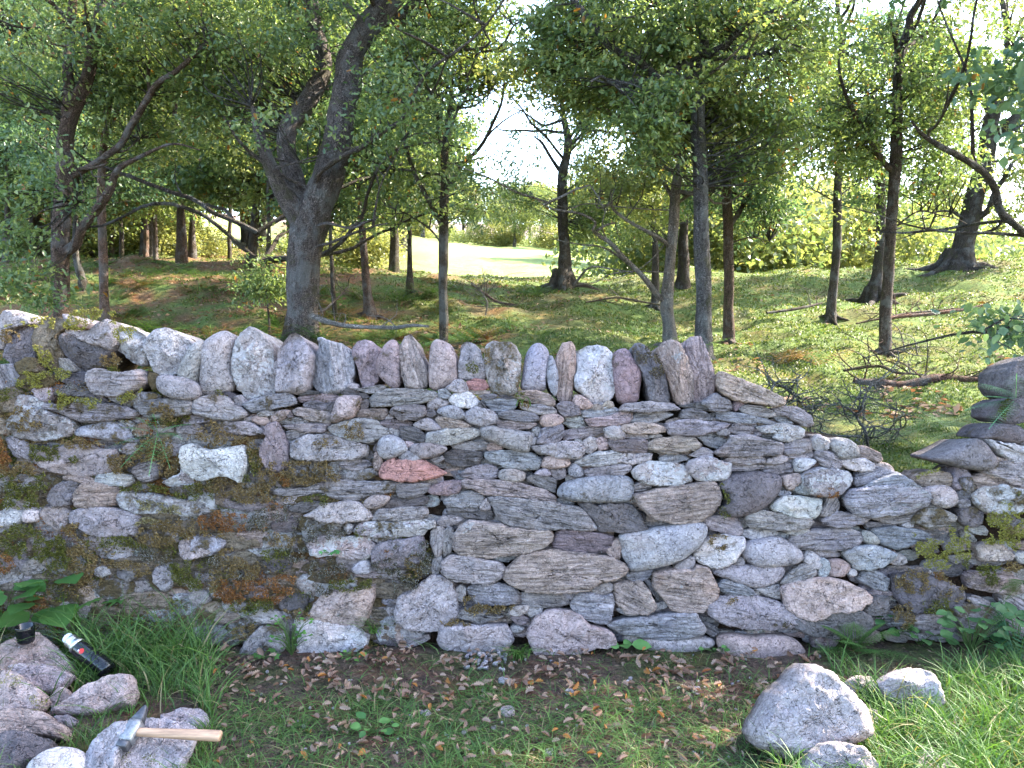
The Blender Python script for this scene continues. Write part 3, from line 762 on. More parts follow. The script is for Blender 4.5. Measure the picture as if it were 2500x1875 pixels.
S lR 102,130 150,90 200,68 310,72 420,90 450,130 475,185 400,210 330,217 250,212 180,195 120,165
S lR 440,110 460,60 520,42 600,40 650,60 715,80 712,140 680,175 580,185 500,182 470,150
S gL 680,50 760,35 880,32 925,50 920,75 820,80 690,70
S gL 720,85 860,85 940,95 930,112 820,125 720,128
S gM 925,75 980,45 1070,30 1070,60 1000,82 940,85
S gL 940,95 1080,65 1100,100 1115,135 1000,140 935,135
S wM 1115,60 1140,48 1250,55 1250,75 1200,110 1130,138 1115,100
S gL -20,90 90,85 100,115 60,140 -20,150
S gL 105,215 180,200 225,215 220,235 110,245
S tL 115,270 240,240 400,215 520,195 600,185 640,220 655,280 640,330 600,380 540,425 480,442 380,445 290,430 215,405 160,350 130,310
S kM 640,210 680,175 760,145 900,130 1010,150 1035,180 1020,250 960,320 890,370 800,400 720,410 650,385 630,350 700,330 690,260 650,240
M o 645,205 700,195 700,250 685,290 720,330 720,380 690,405 640,380 630,350 680,320 660,270
S tR 1040,160 1130,140 1165,175 1120,215 1080,240 1045,200
S wR 965,345 990,310 1060,280 1180,290 1275,300 1275,360 1230,420 1130,410 1050,390 975,365
S bM 1010,250 1095,252 1090,280 1020,285
S oL 805,420 830,385 920,370 1060,395 1200,418 1230,440 1190,480 1100,490 960,488 840,475
S gL 555,430 620,405 760,410 795,490 790,528 720,530 690,505 600,490 560,455
S gR 795,495 860,485 960,495 1020,510 980,540 860,555 800,530
S gM 1060,495 1120,485 1205,480 1205,520 1130,525 1070,515
S gM 787,600 830,560 920,545 1010,532 1080,565 1150,615 1170,660 1140,695 1040,712 900,718 830,695 790,640
S bM 20,520 100,505 260,480 400,450 520,435 560,460 572,500 540,580 480,620 400,680 280,710 150,740 95,740 80,690 45,640 50,580
S wR 490,630 520,590 545,565 600,540 680,520 790,535 802,575 770,640 720,690 620,720 540,695 495,655
M b 570,540 600,510 680,515 760,545 740,600 680,620 620,605 580,575
S gM 365,715 430,680 490,645 495,700 470,740 400,742
S gR 742,670 770,660 805,668 805,705 745,712
S gM 610,745 680,710 800,712 950,712 1050,715 1055,755 1020,810 940,840 850,848 770,820 690,790 620,770
S tM -15,620 10,545 40,555 52,600 35,680 -5,660
S gL -30,680 35,680 38,730 20,775 -20,795 -50,760
S bL 65,765 120,745 225,725 232,765 200,800 120,810 75,790
S tL 240,755 300,745 380,735 470,740 500,705 570,715 600,760 645,885 580,950 540,1000 440,1010 350,975 290,900 240,840
S tL 0,830 60,812 160,810 200,850 255,945 250,985 200,1010 60,1000 10,940
S dL 185,805 215,795 285,920 275,935 240,890
S bL 635,830 680,795 760,815 850,860 855,895 760,890 660,870
S gR 855,870 900,865 905,890 880,908 858,900
S gR 870,855 950,845 1020,830 1025,880 1020,920 960,895 910,880
S gL 1020,820 1080,760 1150,700 1190,705 1245,740 1240,765 1180,800 1100,822
S gR 1165,680 1200,615 1250,640 1290,690 1265,730 1210,715
S bR 1250,730 1290,700 1330,720 1300,770 1260,770
S tR 1020,850 1060,820 1200,790 1290,785 1400,800 1520,850 1570,890 1560,920 1500,970 1420,990 1330,980 1280,1015 1210,1040 1110,1010 1050,970 1040,900
S gR 570,950 640,905 720,890 860,900 1000,930 1080,970 1170,1040 1200,1080 1100,1090 950,1105 760,1090 650,1060 580,1010
M k 950,1040 1000,1030 1080,1050 1120,1075 1060,1085 970,1070
M b 640,920 720,895 760,910 700,945
S bM 1100,240 1130,210 1250,195 1290,210 1270,250 1200,275 1120,260
M b 1150,140 1210,130 1290,150 1300,195 1210,195 1160,170
S gR 600,725 640,715 650,740 610,742
U 2000 1200 0.394
S bL 145,40 180,-10 300,-40 500,-50 660,-20 670,30 650,85 600,105 480,135 350,150 270,155 200,135 150,80
S gL 10,175 60,145 110,122 200,140 310,160 280,190 170,222 60,210 15,195
S gV 0,140 40,60 70,20 110,40 115,105 80,145 20,150
S gL 310,165 420,145 560,120 640,110 560,180 520,195 420,195
S oL 560,185 600,140 650,85 720,90 830,145 830,175 760,205 670,230 600,195
S wM 520,195 590,190 580,222 525,222
S dL 285,195 370,195 375,215 300,218
S gL -40,235 100,225 180,225 260,260 275,285 240,330 130,362 0,362 -180,350 -190,290 -100,250
S bL 320,230 480,225 640,240 700,290 620,300 560,340 480,350 400,330 370,310 330,260
S oM 262,250 300,245 350,280 375,325 290,320 265,290
S gM -120,375 0,370 120,368 150,405 60,410 -100,400
S bR 140,380 210,345 300,330 400,350 475,390 440,430 390,460 290,480 225,480 180,430
S gR 430,425 480,390 550,410 550,445 490,460 435,440
S bR -10,430 20,415 55,430 58,490 20,540 -5,510
S tR 60,425 120,420 180,445 180,480 130,520 60,510
S gM 175,480 210,480 225,505 200,520 170,510
S bL 235,540 290,485 350,490 440,545 420,600 430,620 350,605 270,570
S gL 300,620 360,605 460,625 455,645 380,650 310,640
S kR -190,800 -60,740 60,740 180,718 250,730 320,775 320,840 240,900 80,905 -80,880 -160,840
S kR 265,730 330,650 420,650 430,740 360,760 300,760
S vL -40,890 80,880 110,930 60,970 -40,960
S kR 450,520 600,500 760,540 860,600 880,680 740,740 560,740 460,640
M y 545,390 570,310 600,265 700,290 780,310 770,220 860,205 900,240 935,330 920,400 840,400 800,460 700,470 600,450
M b 440,580 480,490 560,470 660,480 740,490 760,540 880,590 900,660 830,685 760,640 640,620 520,640
M r 660,500 730,480 740,560 680,590 650,550
M o 600,660 700,620 800,650 800,740 700,745 610,750
M b 430,700 540,660 570,760 560,820 500,840 440,790
S gL 575,780 680,740 800,745 850,800 850,860 700,890 600,850
S gL 810,700 900,690 1000,700 1080,740 1080,850 980,885 900,860 850,800
S gL 905,655 950,640 1040,680 1040,700 940,685
S pL 895,520 960,495 1060,510 1160,490 1240,550 1270,620 1180,640 1050,615 920,590
M o 930,440 1030,430 1090,470 1080,560 1010,570 990,510 930,480
S gL 1090,500 1160,480 1240,530 1230,560 1130,575 1090,540
S kR 860,110 960,95 1000,130 1000,180 960,215 890,210 855,160
S gL 880,250 920,250 980,300 970,315 900,290
S wL 925,225 1020,220 1048,250 1040,270 960,260
M y 1000,120 1080,105 1180,125 1330,120 1330,360 1180,355 1110,310 1060,290 1040,220 1000,170
M b 1090,190 1180,180 1200,260 1120,280
S tR 970,340 1040,320 1120,330 1195,380 1180,420 1090,425 1000,430
M y 970,290 1040,270 1110,300 1080,320 1000,320
S wR 1200,390 1240,375 1330,385 1330,450 1230,435
M b 1090,430 1180,425 1240,460 1180,490 1100,470
S gL 1115,650 1180,640 1270,690 1340,740 1340,830 1270,800 1190,740 1130,700
S gM 1070,720 1160,760 1270,820 1340,850 1340,900 1200,900 1080,850
S gL 840,60 920,55 920,85 860,95
S dM 840,-5 930,5 930,50 860,55
M o 860,400 920,400 930,460 880,480 850,440
S kR 760,780 850,810 850,870 800,860
U 500 1400 0.394
S wR 562,280 640,270 760,290 850,315 940,320 985,370 1020,380 1010,440 940,480 860,520 700,555 620,545 590,490 590,400
S wL 275,250 340,228 440,225 490,260 480,290 420,300 330,295
S gR 225,490 280,400 350,320 440,320 510,350 510,430 480,490 390,500 300,530 240,520
S tL 90,245 170,240 220,260 210,290 140,305 60,295
S gR 110,200 200,170 260,190 230,235 150,235
M b 180,320 330,300 340,350 260,400 180,390
M b 500,220 600,200 680,240 660,280 560,270 510,280
S kR 1050,380 1180,370 1270,370 1290,420 1230,455 1100,440 1040,430
S gR 1215,350 1290,345 1340,360 1330,420 1250,440 1210,400
V 600 1450 0.3165
S gL 1590,165 1650,120 1780,100 1870,105 1860,150 1990,165 1960,180 1800,220 1700,195
S gR 1480,340 1510,230 1620,225 1800,240 2010,230 2040,270 2060,360 1990,440 1850,440 1700,440 1560,430 1500,390
M b 1680,0 1760,20 1800,60 2040,80 2030,130 1870,140 1720,80
M b 1500,190 1600,175 1760,215 1700,235 1540,240
S gL 1240,380 1320,340 1410,310 1420,345 1340,380 1230,410
S vL 2040,170 2100,160 2180,190 2150,230 2090,230 2060,200
S gR 2030,150 2060,100 2180,85 2160,140 2080,155
S gM 2040,260 2090,245 2160,265 2110,295 2050,295
V 1200 1450 0.3165
S pR 280,270 330,180 420,120 500,110 600,115 680,170 740,230 870,250 930,290 960,370 880,400 800,395 680,430 560,470 450,490 350,470 300,380
S bL 890,225 1000,185 1160,170 1280,160 1420,145 1560,140 1600,190 1645,260 1620,310 1500,330 1360,340 1160,320 1000,300 900,245
S gM 950,110 1020,105 1150,115 1160,145 1120,165 1010,155
S gM 1130,340 1250,330 1400,345 1600,320 1720,350 1700,410 1600,430 1450,460 1300,420 1190,430 1140,390
S gM 1010,330 1080,305 1140,320 1135,375 1030,370
S gR 1250,85 1340,65 1350,100 1270,120
S dL 1640,220 1720,250 1760,290 1700,330 1650,290
S tM 1740,320 1850,300 2000,330 2200,310 2320,330 2400,420 2440,510 2380,545 2250,500 2100,540 1900,560 1780,470 1740,400
S gR 260,110 390,95 380,150 300,170"""
def parse():
    ox = oy = 0; s = 2.26; out = []
    for ln in DATA.strip().split('\n'):
        w_ = ln.split()
        if w_[0] in 'TUV':
            ox, oy = float(w_[1]), float(w_[2]); s = 2.26 if w_[0] == 'T' else float(w_[3]); continue
        P = np.array([[float(v) for v in q.split(',')] for q in w_[2:]])
        if len(P) < 3: continue
        out.append((w_[0], w_[1], P*s+(ox, oy)))
    return out
def build_wall():
    wall = empty('dry_stone_wall', (0, 3.7, 0), label='long dry stone wall of grey slate with upright coping stones and mossy left end', cat='stone wall', kind='thing')
    wall_loc = np.array([0, 3.7, 0])
    items = parse(); rs = np.random.default_rng(3)
    st = []
    for k, (t, code, P) in enumerate(items):
        if t == 'M': continue
        x, y = P[:, 0], P[:, 1]; ar = abs(.5*np.sum(x*np.roll(y, -1)-y*np.roll(x, -1))); st.append((ar, k))
    owners = []
    big = {k for _, k in sorted([s_ for s_ in st if items[s_[1]][0] == 'S'], reverse=True)[:96]}
    small = Acc()
    for k, (t, code, P) in enumerate(items):
        if t == 'M': continue
        P3 = wall_pt(P[:, 0], P[:, 1])
        ar, k_ = [s_ for s_ in st if s_[1] == k][0]
        off = rs.uniform(-.012, .018)+min(.022, ar*1.2e-6)
        ms_ = None
        if P[:, 0].mean() < 960 and P[:, 1].mean() > 960: ms_ = rs.uniform(.0, .42)
        elif P[:, 0].mean() > 2230: ms_ = rs.uniform(0, .4)
        if t == 'C':
            mn = min(np.ptp(P[:, 0]), np.ptp(P[:, 1]))/F*3.5
            a = Acc(); stone(a, P3, WO, WN, code, h=.36*mn, back=.34, off=-.03+rs.uniform(-.01, .02), round_=2.8 if code[1] == 'M' else 5, backscale=.88, facet=True, moss=rs.uniform(.1, .45) if code[0] in 'lkwm' else rs.uniform(0, .2))
            ob_ = a.build('coping_stone', M_STONE, wall, smooth=code[1] == 'M', origin=wall_loc); owners.append((P, ob_))
        elif k in big:
            a = Acc(); stone(a, P3, WO, WN, code, back=.22, off=off, moss=ms_); ob_ = a.build('wall_stone', M_STONE, wall, smooth=code[1] == 'M', origin=wall_loc); owners.append((P, ob_))
        else: stone(small, P3, WO, WN, code, back=.16, off=off-.004, fine=.9, moss=ms_)
    # chinking stones deep in the joints, and the wall carried on past both sides of the view
    tops = np.array([(-900, 930), (0, 935), (470, 950), (600, 985), (1900, 990), (1965, 1060), (2120, 1085), (2200, 1190), (2280, 1260), (2330, 1250), (2420, 1190), (2500, 1130), (3400, 1000)], float)
    lefts = [P for t, c_, P in items if t != 'M' and P[:, 0].mean() < 1010]
    for q_ in range(1120):
        px = rs.uniform(-60, 2560); top = np.interp(px, tops[:, 0], tops[:, 1])+22; py = rs.uniform(top, 1560)
        w_, h_ = rs.uniform(22, 48), rs.uniform(9, 20); lf = q_ > 820
        if lf:
            px = rs.uniform(-60, 980); py = rs.uniform(1130, 1600); w_, h_ = rs.uniform(34, 88), rs.uniform(17, 34)
            if any(in_poly(np.array([[px, py]]), P)[0] for P in lefts): continue
        th = np.linspace(0, 6.28, 9)[:-1]+rs.uniform(0, .7)
        rr = rs.uniform(.75, 1.1, 8); sq_ = lambda v: np.sign(v)*abs(v)**.65; P = np.c_[px+w_*sq_(np.cos(th))*rr, py+h_*sq_(np.sin(th))*rr]
        stone(small, wall_pt(P[:, 0], P[:, 1]), WO, WN, ('lmglmt' if lf else 'gdkbto')[rs.integers(6)]+'LR'[rs.integers(2)], h=.022 if lf else .012, back=.06, off=rs.uniform(-.03, -.008) if lf else -.032, fine=.8 if lf else .6, moss=rs.uniform(.1, .6) if lf else None)
    for side in (-1, 1):
        py = 1590.
        while py > 950:
            hh = rs.uniform(32, 62); px = -45. if side < 0 else 2545.
            while -850 < px < 3350:
                ww = rs.uniform(60, 170); cx = px+side*ww/2; th = np.linspace(0, 6.28, 11)[:-1]; rr = rs.uniform(.85, 1.05, 10)
                sq = lambda v: np.sign(v)*abs(v)**.6
                P = np.c_[cx+ww*.48*sq(np.cos(th))*rr, py-hh/2+hh*.46*sq(np.sin(th))*rr]
                stone(small, wall_pt(P[:, 0], P[:, 1]), WO, WN, ('mlgmkd' if side < 0 else 'glbdtk')[rs.integers(6)]+'LR'[rs.integers(2)], back=.15, off=rs.uniform(-.02, .01), fine=.45)
                px += side*ww
            py -= hh
    tag(small.build('small_stones', M_STONE, wall, smooth=False, origin=wall_loc), kind='stuff')
    # moss
    buckets = {}
    for k, (t, code, P) in enumerate(items):
        if t != 'M': continue
        P3 = wall_pt(P[:, 0], P[:, 1]); off = .035 if P[:, 1].mean() > 950 else .03
        a = Acc(); moss_patch(P3, WO, WN, code[0], wall, off=off, acc=a)
        if a.n:
            own = [ob_ for Q, ob_ in owners if in_poly(P.mean(0)[None], Q)[0]]
            a.build('moss_patch', M_TUFT, own[-1] if own else wall, origin=wall_loc)
    # moss and lichen filling the joints of the old left end
    a = Acc(); m = 230000; px = rs.uniform(-700, 1180, m); py = rs.uniform(930, 1600, m)
    n = fbm(np.c_[px/120, py/60, 0*px], 3); lim = np.interp(px, [-700, 450, 620, 960, 1180], [-.02, .02, .1, .13, .7])+np.where(py < 1050, .22*np.clip(px/700, 0, 1), 0)+np.where((px > 560) & (py < 1170), .5, 0)
    k = n > lim; px, py = px[k], py[k]
    P3 = wall_pt(px, py, .0)+WN*rs.uniform(-.032, .014, len(px))[:, None]
    q = rs.uniform(0, 1, len(px)); z = fbm(np.c_[px/90, py/90, 0*px+5], 2)
    for lo, hi, kd in ((-9, -.12, 'o'), (-.12, .08, 'b'), (.08, .2, 'g'), (.2, 9, 'r')):
        kk = (z > lo) & (z <= hi); tufts(a, P3[kk], WN, .013, *MOSSC[kd], rs)
    tag(a.build('joint_moss', M_TUFT, wall, origin=wall_loc), kind='stuff')
    # rubble and earth core
    xs = np.linspace(-900, 3400, 260); top = np.interp(xs, tops[:, 0], tops[:, 1])
    a = Acc(); nz = 26; rows = []
    ds = np.interp(xs, [-900, 560, 700, 960, 1000, 2150, 2250, 3400], [-.035, -.035, -.035, -.04, -.06, -.06, -.045, -.045])
    for t in np.linspace(0, 1, nz): rows.append(wall_pt(xs, 1640+(top+14-1640)*t, 0)+WN*(ds*min(1, (1-t)*6)-.06*(1-min(1, (1-t)*6)))[:, None]+WN*(.02*fbm(np.c_[xs/50, 0*xs+t*14, 0*xs], 3))[:, None])
    T = rows[-1]; b1 = T+[0, .48, -.01]; b0 = b1.copy(); b0[:, 2] = -.1; b0[:, 1] += .1
    rows += [T+[0, .24, .02], b1, b0]; V = np.concatenate(rows); m = len(xs); i = (np.arange(len(rows)-1)[:, None]*m+np.arange(m-1)[None]).ravel()
    nq = fbm(V*7, 2)[:, None]; lf = np.clip((1000-np.tile(xs, len(rows)))/80, 0, 1)[:, None]; cc = np.array([.035, .026, .02])*(1-lf)+(np.array([.13, .09, .045])*(1-np.clip(nq*2+.4, 0, 1))+np.array([.17, .155, .125])*np.clip(nq*2+.4, 0, 1))*lf
    a.add(V, [np.stack([i, i+1, i+m+1, i+m], 1)], col=cc); a.build('rubble_core', M_MOSS, wall, origin=wall_loc)
    return wall
WALL = build_wall()
# ---------------------------------------------------------------- leaves
def leaf_template(lobes=4, width=.30, fold=.25):
    """oak leaf along +Y, unit length, two lobed halves folded along the midrib"""
    ys = np.linspace(0, 1, 2*lobes+1); half = [(0., 0.)]
    for k, y in enumerate(ys[1:-1]):
        env = math.sin(math.pi*min(1, y*.92+.02))**.7
        half.append((width*env*(1.0 if k % 2 == 0 else .55), y))
    half.append((0, 1.))
    n = len(half); R_ = [(x, y, fold*x) for x, y in half]; L_ = [(-x, y, fold*x) for x, y in half[1:-1]]
    V = np.array(R_+L_); V[:, 2] -= .18*(V[:, 1]-.4)**2
    return V, [np.array([list(range(n))]), np.array([[0]+[n-1]+list(range(n+len(L_)-1, n-1, -1))])]
LEAF_V, LEAF_F = leaf_template(3)
OAK_V, OAK_F = leaf_template(5, .34, .3)
SIMPLE_V = np.array([(0, 0, 0), (.30, .45, .07), (0, 1, -.08), (-.30, .45, .07)]); SIMPLE_F = [np.array([[0, 1, 2, 3]])]
def broad():
    ys = np.linspace(0, 1, 9); w_ = .30*np.sin(np.pi*ys**.85)**.8; V = []
    for i, (y, w) in enumerate(zip(ys, w_)):
        z = -.16*(y-.35)**2
        for q in (-1, -.5, 0, .5, 1): V.append((w*q, y+.03*abs(q), z+.16*abs(q)*w+(.018*math.sin(i*2.2) if abs(q) == 1 else .02*math.cos(i*3.1) if q else -.012)))
    f = [[r*5+c, r*5+c+1, r*5+c+6, r*5+c+5] for r in range(8) for c in range(4)]; return np.array(V), [np.array(f)]
BROAD_V, BROAD_F = broad()
def scatter(acc, tmpl, P, d, up, size, C, wid=None):
    """copies of a leaf template: positions P, directions d, rough normals up, sizes, colours"""
    V0, F0 = tmpl; m = len(P)
    d = d/np.linalg.norm(d, axis=1)[:, None]; s_ = np.cross(d, up); s_ /= np.linalg.norm(s_, axis=1)[:, None]+1e-9; u = np.cross(s_, d)
    if wid is not None: s_ = s_*np.asarray(wid)[:, None]
    V = P[:, None]+size[:, None, None]*(V0[None, :, :1]*s_[:, None]+V0[None, :, 1:2]*d[:, None]+V0[None, :, 2:]*u[:, None])
    nv = len(V0); fs = [(f[None]+(np.arange(m)*nv)[:, None, None]).reshape(-1, f.shape[1]) for f in F0]
    acc.add(V.reshape(-1, 3), fs, col=np.repeat(C, nv, 0))

# ---------------------------------------------------------------- wood
def tube(acc, P, r, sides=8, rough=0., col=(.16, .13, .11), closed=True, seed=0):
    P = np.asarray(P, float); r = np.asarray(r, float); m = len(P)
    T = np.gradient(P, axis=0); T /= np.linalg.norm(T, axis=1)[:, None]+1e-9
    a = np.cross(T, np.array([.31, .93, .17])); a /= np.linalg.norm(a, axis=1)[:, None]+1e-9; b = np.cross(T, a)
    th = np.linspace(0, 2*math.pi, sides, endpoint=False)
    dirs = a[:, None]*np.cos(th)[None, :, None]+b[:, None]*np.sin(th)[None, :, None]
    rr = r[:, None]*np.ones((1, sides))
    if rough:
        Q = P[:, None]+dirs*rr[..., None]
        rr = rr*(.80+rough*fbm(Q*np.array([9, 9, 2.5])+seed, 3))
        rr = rr+r[:, None]*rough*.9*np.abs(perlin(Q*np.array([5, 5, 1.2])+seed+9))
    V = (P[:, None]+dirs*rr[..., None]).reshape(-1, 3)
    L = np.concatenate([[0], np.cumsum(np.linalg.norm(np.diff(P, axis=0), axis=1))])
    g = np.stack([np.repeat(L, sides)*0+np.tile(np.cos(th), m)*np.repeat(r, sides), np.tile(np.sin(th), m)*np.repeat(r, sides), np.repeat(L, sides)], 1)+seed*3.7
    i = np.arange(sides); j = (i+1) % sides; k = (np.arange(m-1)*sides)[:, None]
    acc.add(V, [np.stack([k+i, k+j, k+sides+j, k+sides+i], -1).reshape(-1, 4)], col=np.array(col), g3=g)
def dense(P, r, step, wig=0., seed=0):
    P = np.asarray(P, float); r = np.asarray(r, float)
    L = np.concatenate([[0], np.cumsum(np.linalg.norm(np.diff(P, axis=0), axis=1))]); n = max(3, int(L[-1]/step)+1); t = np.linspace(0, L[-1], n)
    # Catmull-Rom through the points
    Pe = np.vstack([2*P[0]-P[1], P, 2*P[-1]-P[-2]]); i = np.clip(np.searchsorted(L, t, 'right')-1, 0, len(P)-2)
    u = ((t-L[i])/(L[i+1]-L[i]+1e-9))[:, None]; p0, p1, p2, p3 = Pe[i], Pe[i+1], Pe[i+2], Pe[i+3]
    Q = .5*(2*p1+(p2-p0)*u+(2*p0-5*p1+4*p2-p3)*u*u+(3*p1-p0-3*p2+p3)*u**3)
    rr = np.interp(t, L, r)
    if wig: Q = Q+wig*np.stack([perlin(Q*2.3+seed), perlin(Q*2.3+seed+31), perlin(Q*2.3+seed+67)], 1)*np.clip(np.minimum(t, 1e9)/.5, 0, 1)[:, None]
    return Q, rr
# openings in the canopy where the sky shows: (px, py, rx, ry, share of leaves kept)
GAPS = [(1210, 330, 85, 100, .22), (1180, 470, 70, 70, .3), (1330, 420, 60, 100, .18), (1290, 250, 60, 70, .25), (1500, 350, 60, 50, .3), (1240, 560, 160, 55, .12), (1080, 250, 60, 60, .5),
        (2000, 450, 110, 50, .35), (2330, 590, 170, 50, .05), (1950, 590, 150, 60, .3), (2230, 480, 50, 70, .4), (1900, 150, 50, 60, .5), (2380, 60, 60, 60, .3), (1840, 200, 60, 60, .45), (30, 60, 70, 60, .5), (1640, 420, 50, 60, .5),
        (450, 560, 160, 40, .15), (1120, 620, 230, 60, .03), (1480, 630, 330, 50, .12), (1880, 640, 160, 40, .1), (700, 620, 700, 60, .12)]
def kept(P, rs, trunks=True):
    r = P-CAM; z = r[:, 1]*CP-r[:, 2]*SP; u = r[:, 1]*SP+r[:, 2]*CP; z = np.maximum(z, .1)
    px, py = 1250+F*r[:, 0]/z, 937.5-F*u/z; k = np.ones(len(P))
    for x, y, a, b, q in GAPS:
        d = ((px-x)/a)**2+((py-y)/b)**2+.5*perlin(np.c_[px/40, py/40, 0*px]); k = np.minimum(k, np.where(d < 1, q, 1))
    return rs.uniform(0, 1, len(P)) < k, px, py
PAL = {'oak': ((.085, .14, .065), (.17, .23, .08), (.30, .33, .11)), 'teal': ((.065, .13, .08), (.12, .19, .09), (.21, .27, .10)), 'warm': ((.15, .19, .075), (.26, .30, .11), (.42, .40, .15))}
def crown(name, parent, skel, puffs, n, rs, size=.062, pal='oak', tmpl=(LEAF_V, LEAF_F), per=26, wood=None, spread=.17, avoid=None, reach=1.6):
    """leafy sprays: puffs = [(centre, radii)], each spray tied back to the nearest wood by a thin twig"""
    C_, w_ = [], np.array([r[0]*r[1]*r[2] for c, r in puffs])**.6; w_ = w_/w_.sum()
    for (c, r), q in zip(puffs, w_):
        v = rs.normal(size=(max(2, int(n*q*1.9)), 3)); v /= np.linalg.norm(v, axis=1)[:, None]; v *= rs.uniform(.15, 1, len(v))[:, None]**.45
        C_.append(np.array(c)+v*np.array(r))
    C_ = np.concatenate(C_); f = fbm(C_*1.1+parent.location[0]*3, 2); C_ = C_[f > np.quantile(f, .30)]
    k, px, py = kept(C_, rs)
    if avoid is not None:
        for x0, y0, x1, y1, hw in avoid:
            t = np.clip(((px-x0)*(x1-x0)+(py-y0)*(y1-y0))/((x1-x0)**2+(y1-y0)**2+1e-9), 0, 1)
            d = np.hypot(px-(x0+t*(x1-x0)), py-(y0+t*(y1-y0))); k &= ~((d < hw) & (rs.uniform(0, 1, len(px)) < .85))
    k &= C_[:, 2] > ground_z(C_[:, 0], C_[:, 1])+.5
    C_ = C_[k]; m = len(C_)
    if m == 0: return
    out = C_-np.array(puffs[0][0]); out[:, 2] *= .3; out /= np.linalg.norm(out, axis=1)[:, None]+1e-6
    sd_ = out+rs.normal(0, .6, (m, 3)); sd_[:, 2] *= .45; sd_ /= np.linalg.norm(sd_, axis=1)[:, None]
    a = Acc(); t = rs.uniform(-1, 1, (m, per))
    P = C_[:, None]+sd_[:, None]*t[..., None]*spread*1.5+rs.normal(0, spread*.42, (m, per, 3))*np.array([1, 1, .5]); P = P.reshape(-1, 3)
    d = np.repeat(sd_, per, 0)*.7+rs.normal(0, .75, (m*per, 3)); d[:, 2] -= .25
    up = rs.normal(0, .55, (m*per, 3)); up[:, 2] += 1
    c0, c1, c2 = [np.array(x) for x in PAL[pal]]; b = np.repeat(np.clip(rs.normal(.42, .25, m), 0, 1), per)+rs.normal(0, .15, m*per); b = np.clip(b, 0, 1)[:, None]
    C = np.where(b < .6, c0+(c1-c0)*b/.6, c1+(c2-c1)*(b-.6)/.4); br = rs.uniform(0, 1, m*per) < .012; C[br] = (.28, .13, .03)
    scatter(a, tmpl, P, d, up, size*rs.uniform(.6, 1.15, m*per), C)
    a.build(name, M_LEAF, parent, smooth=False, origin=parent.location)
    if wood is not None and len(skel):
        S = np.concatenate(skel)
        for i in range(0, m):
            dd = np.linalg.norm(S-C_[i], axis=1)+.35*np.abs(S[:, 2]-C_[i, 2]+.5); j = dd.argmin()
            if dd[j] > reach*.8 or rs.uniform() < .6: continue
            p0, p1 = S[j], C_[i]; mid = (p0+p1)/2+rs.normal(0, .10*dd[j], 3)
            e = p1+sd_[i]*spread
            Q, rr = dense([p0, mid, p1, e], [.007+.004*dd[j], .006, .0035, .0015], .12, .04, i); tube(wood, Q, rr, 3, col=(.11, .09, .075), seed=i*.13)
BK = .78
def px_w(w_px, Y): return w_px/F*Y/2
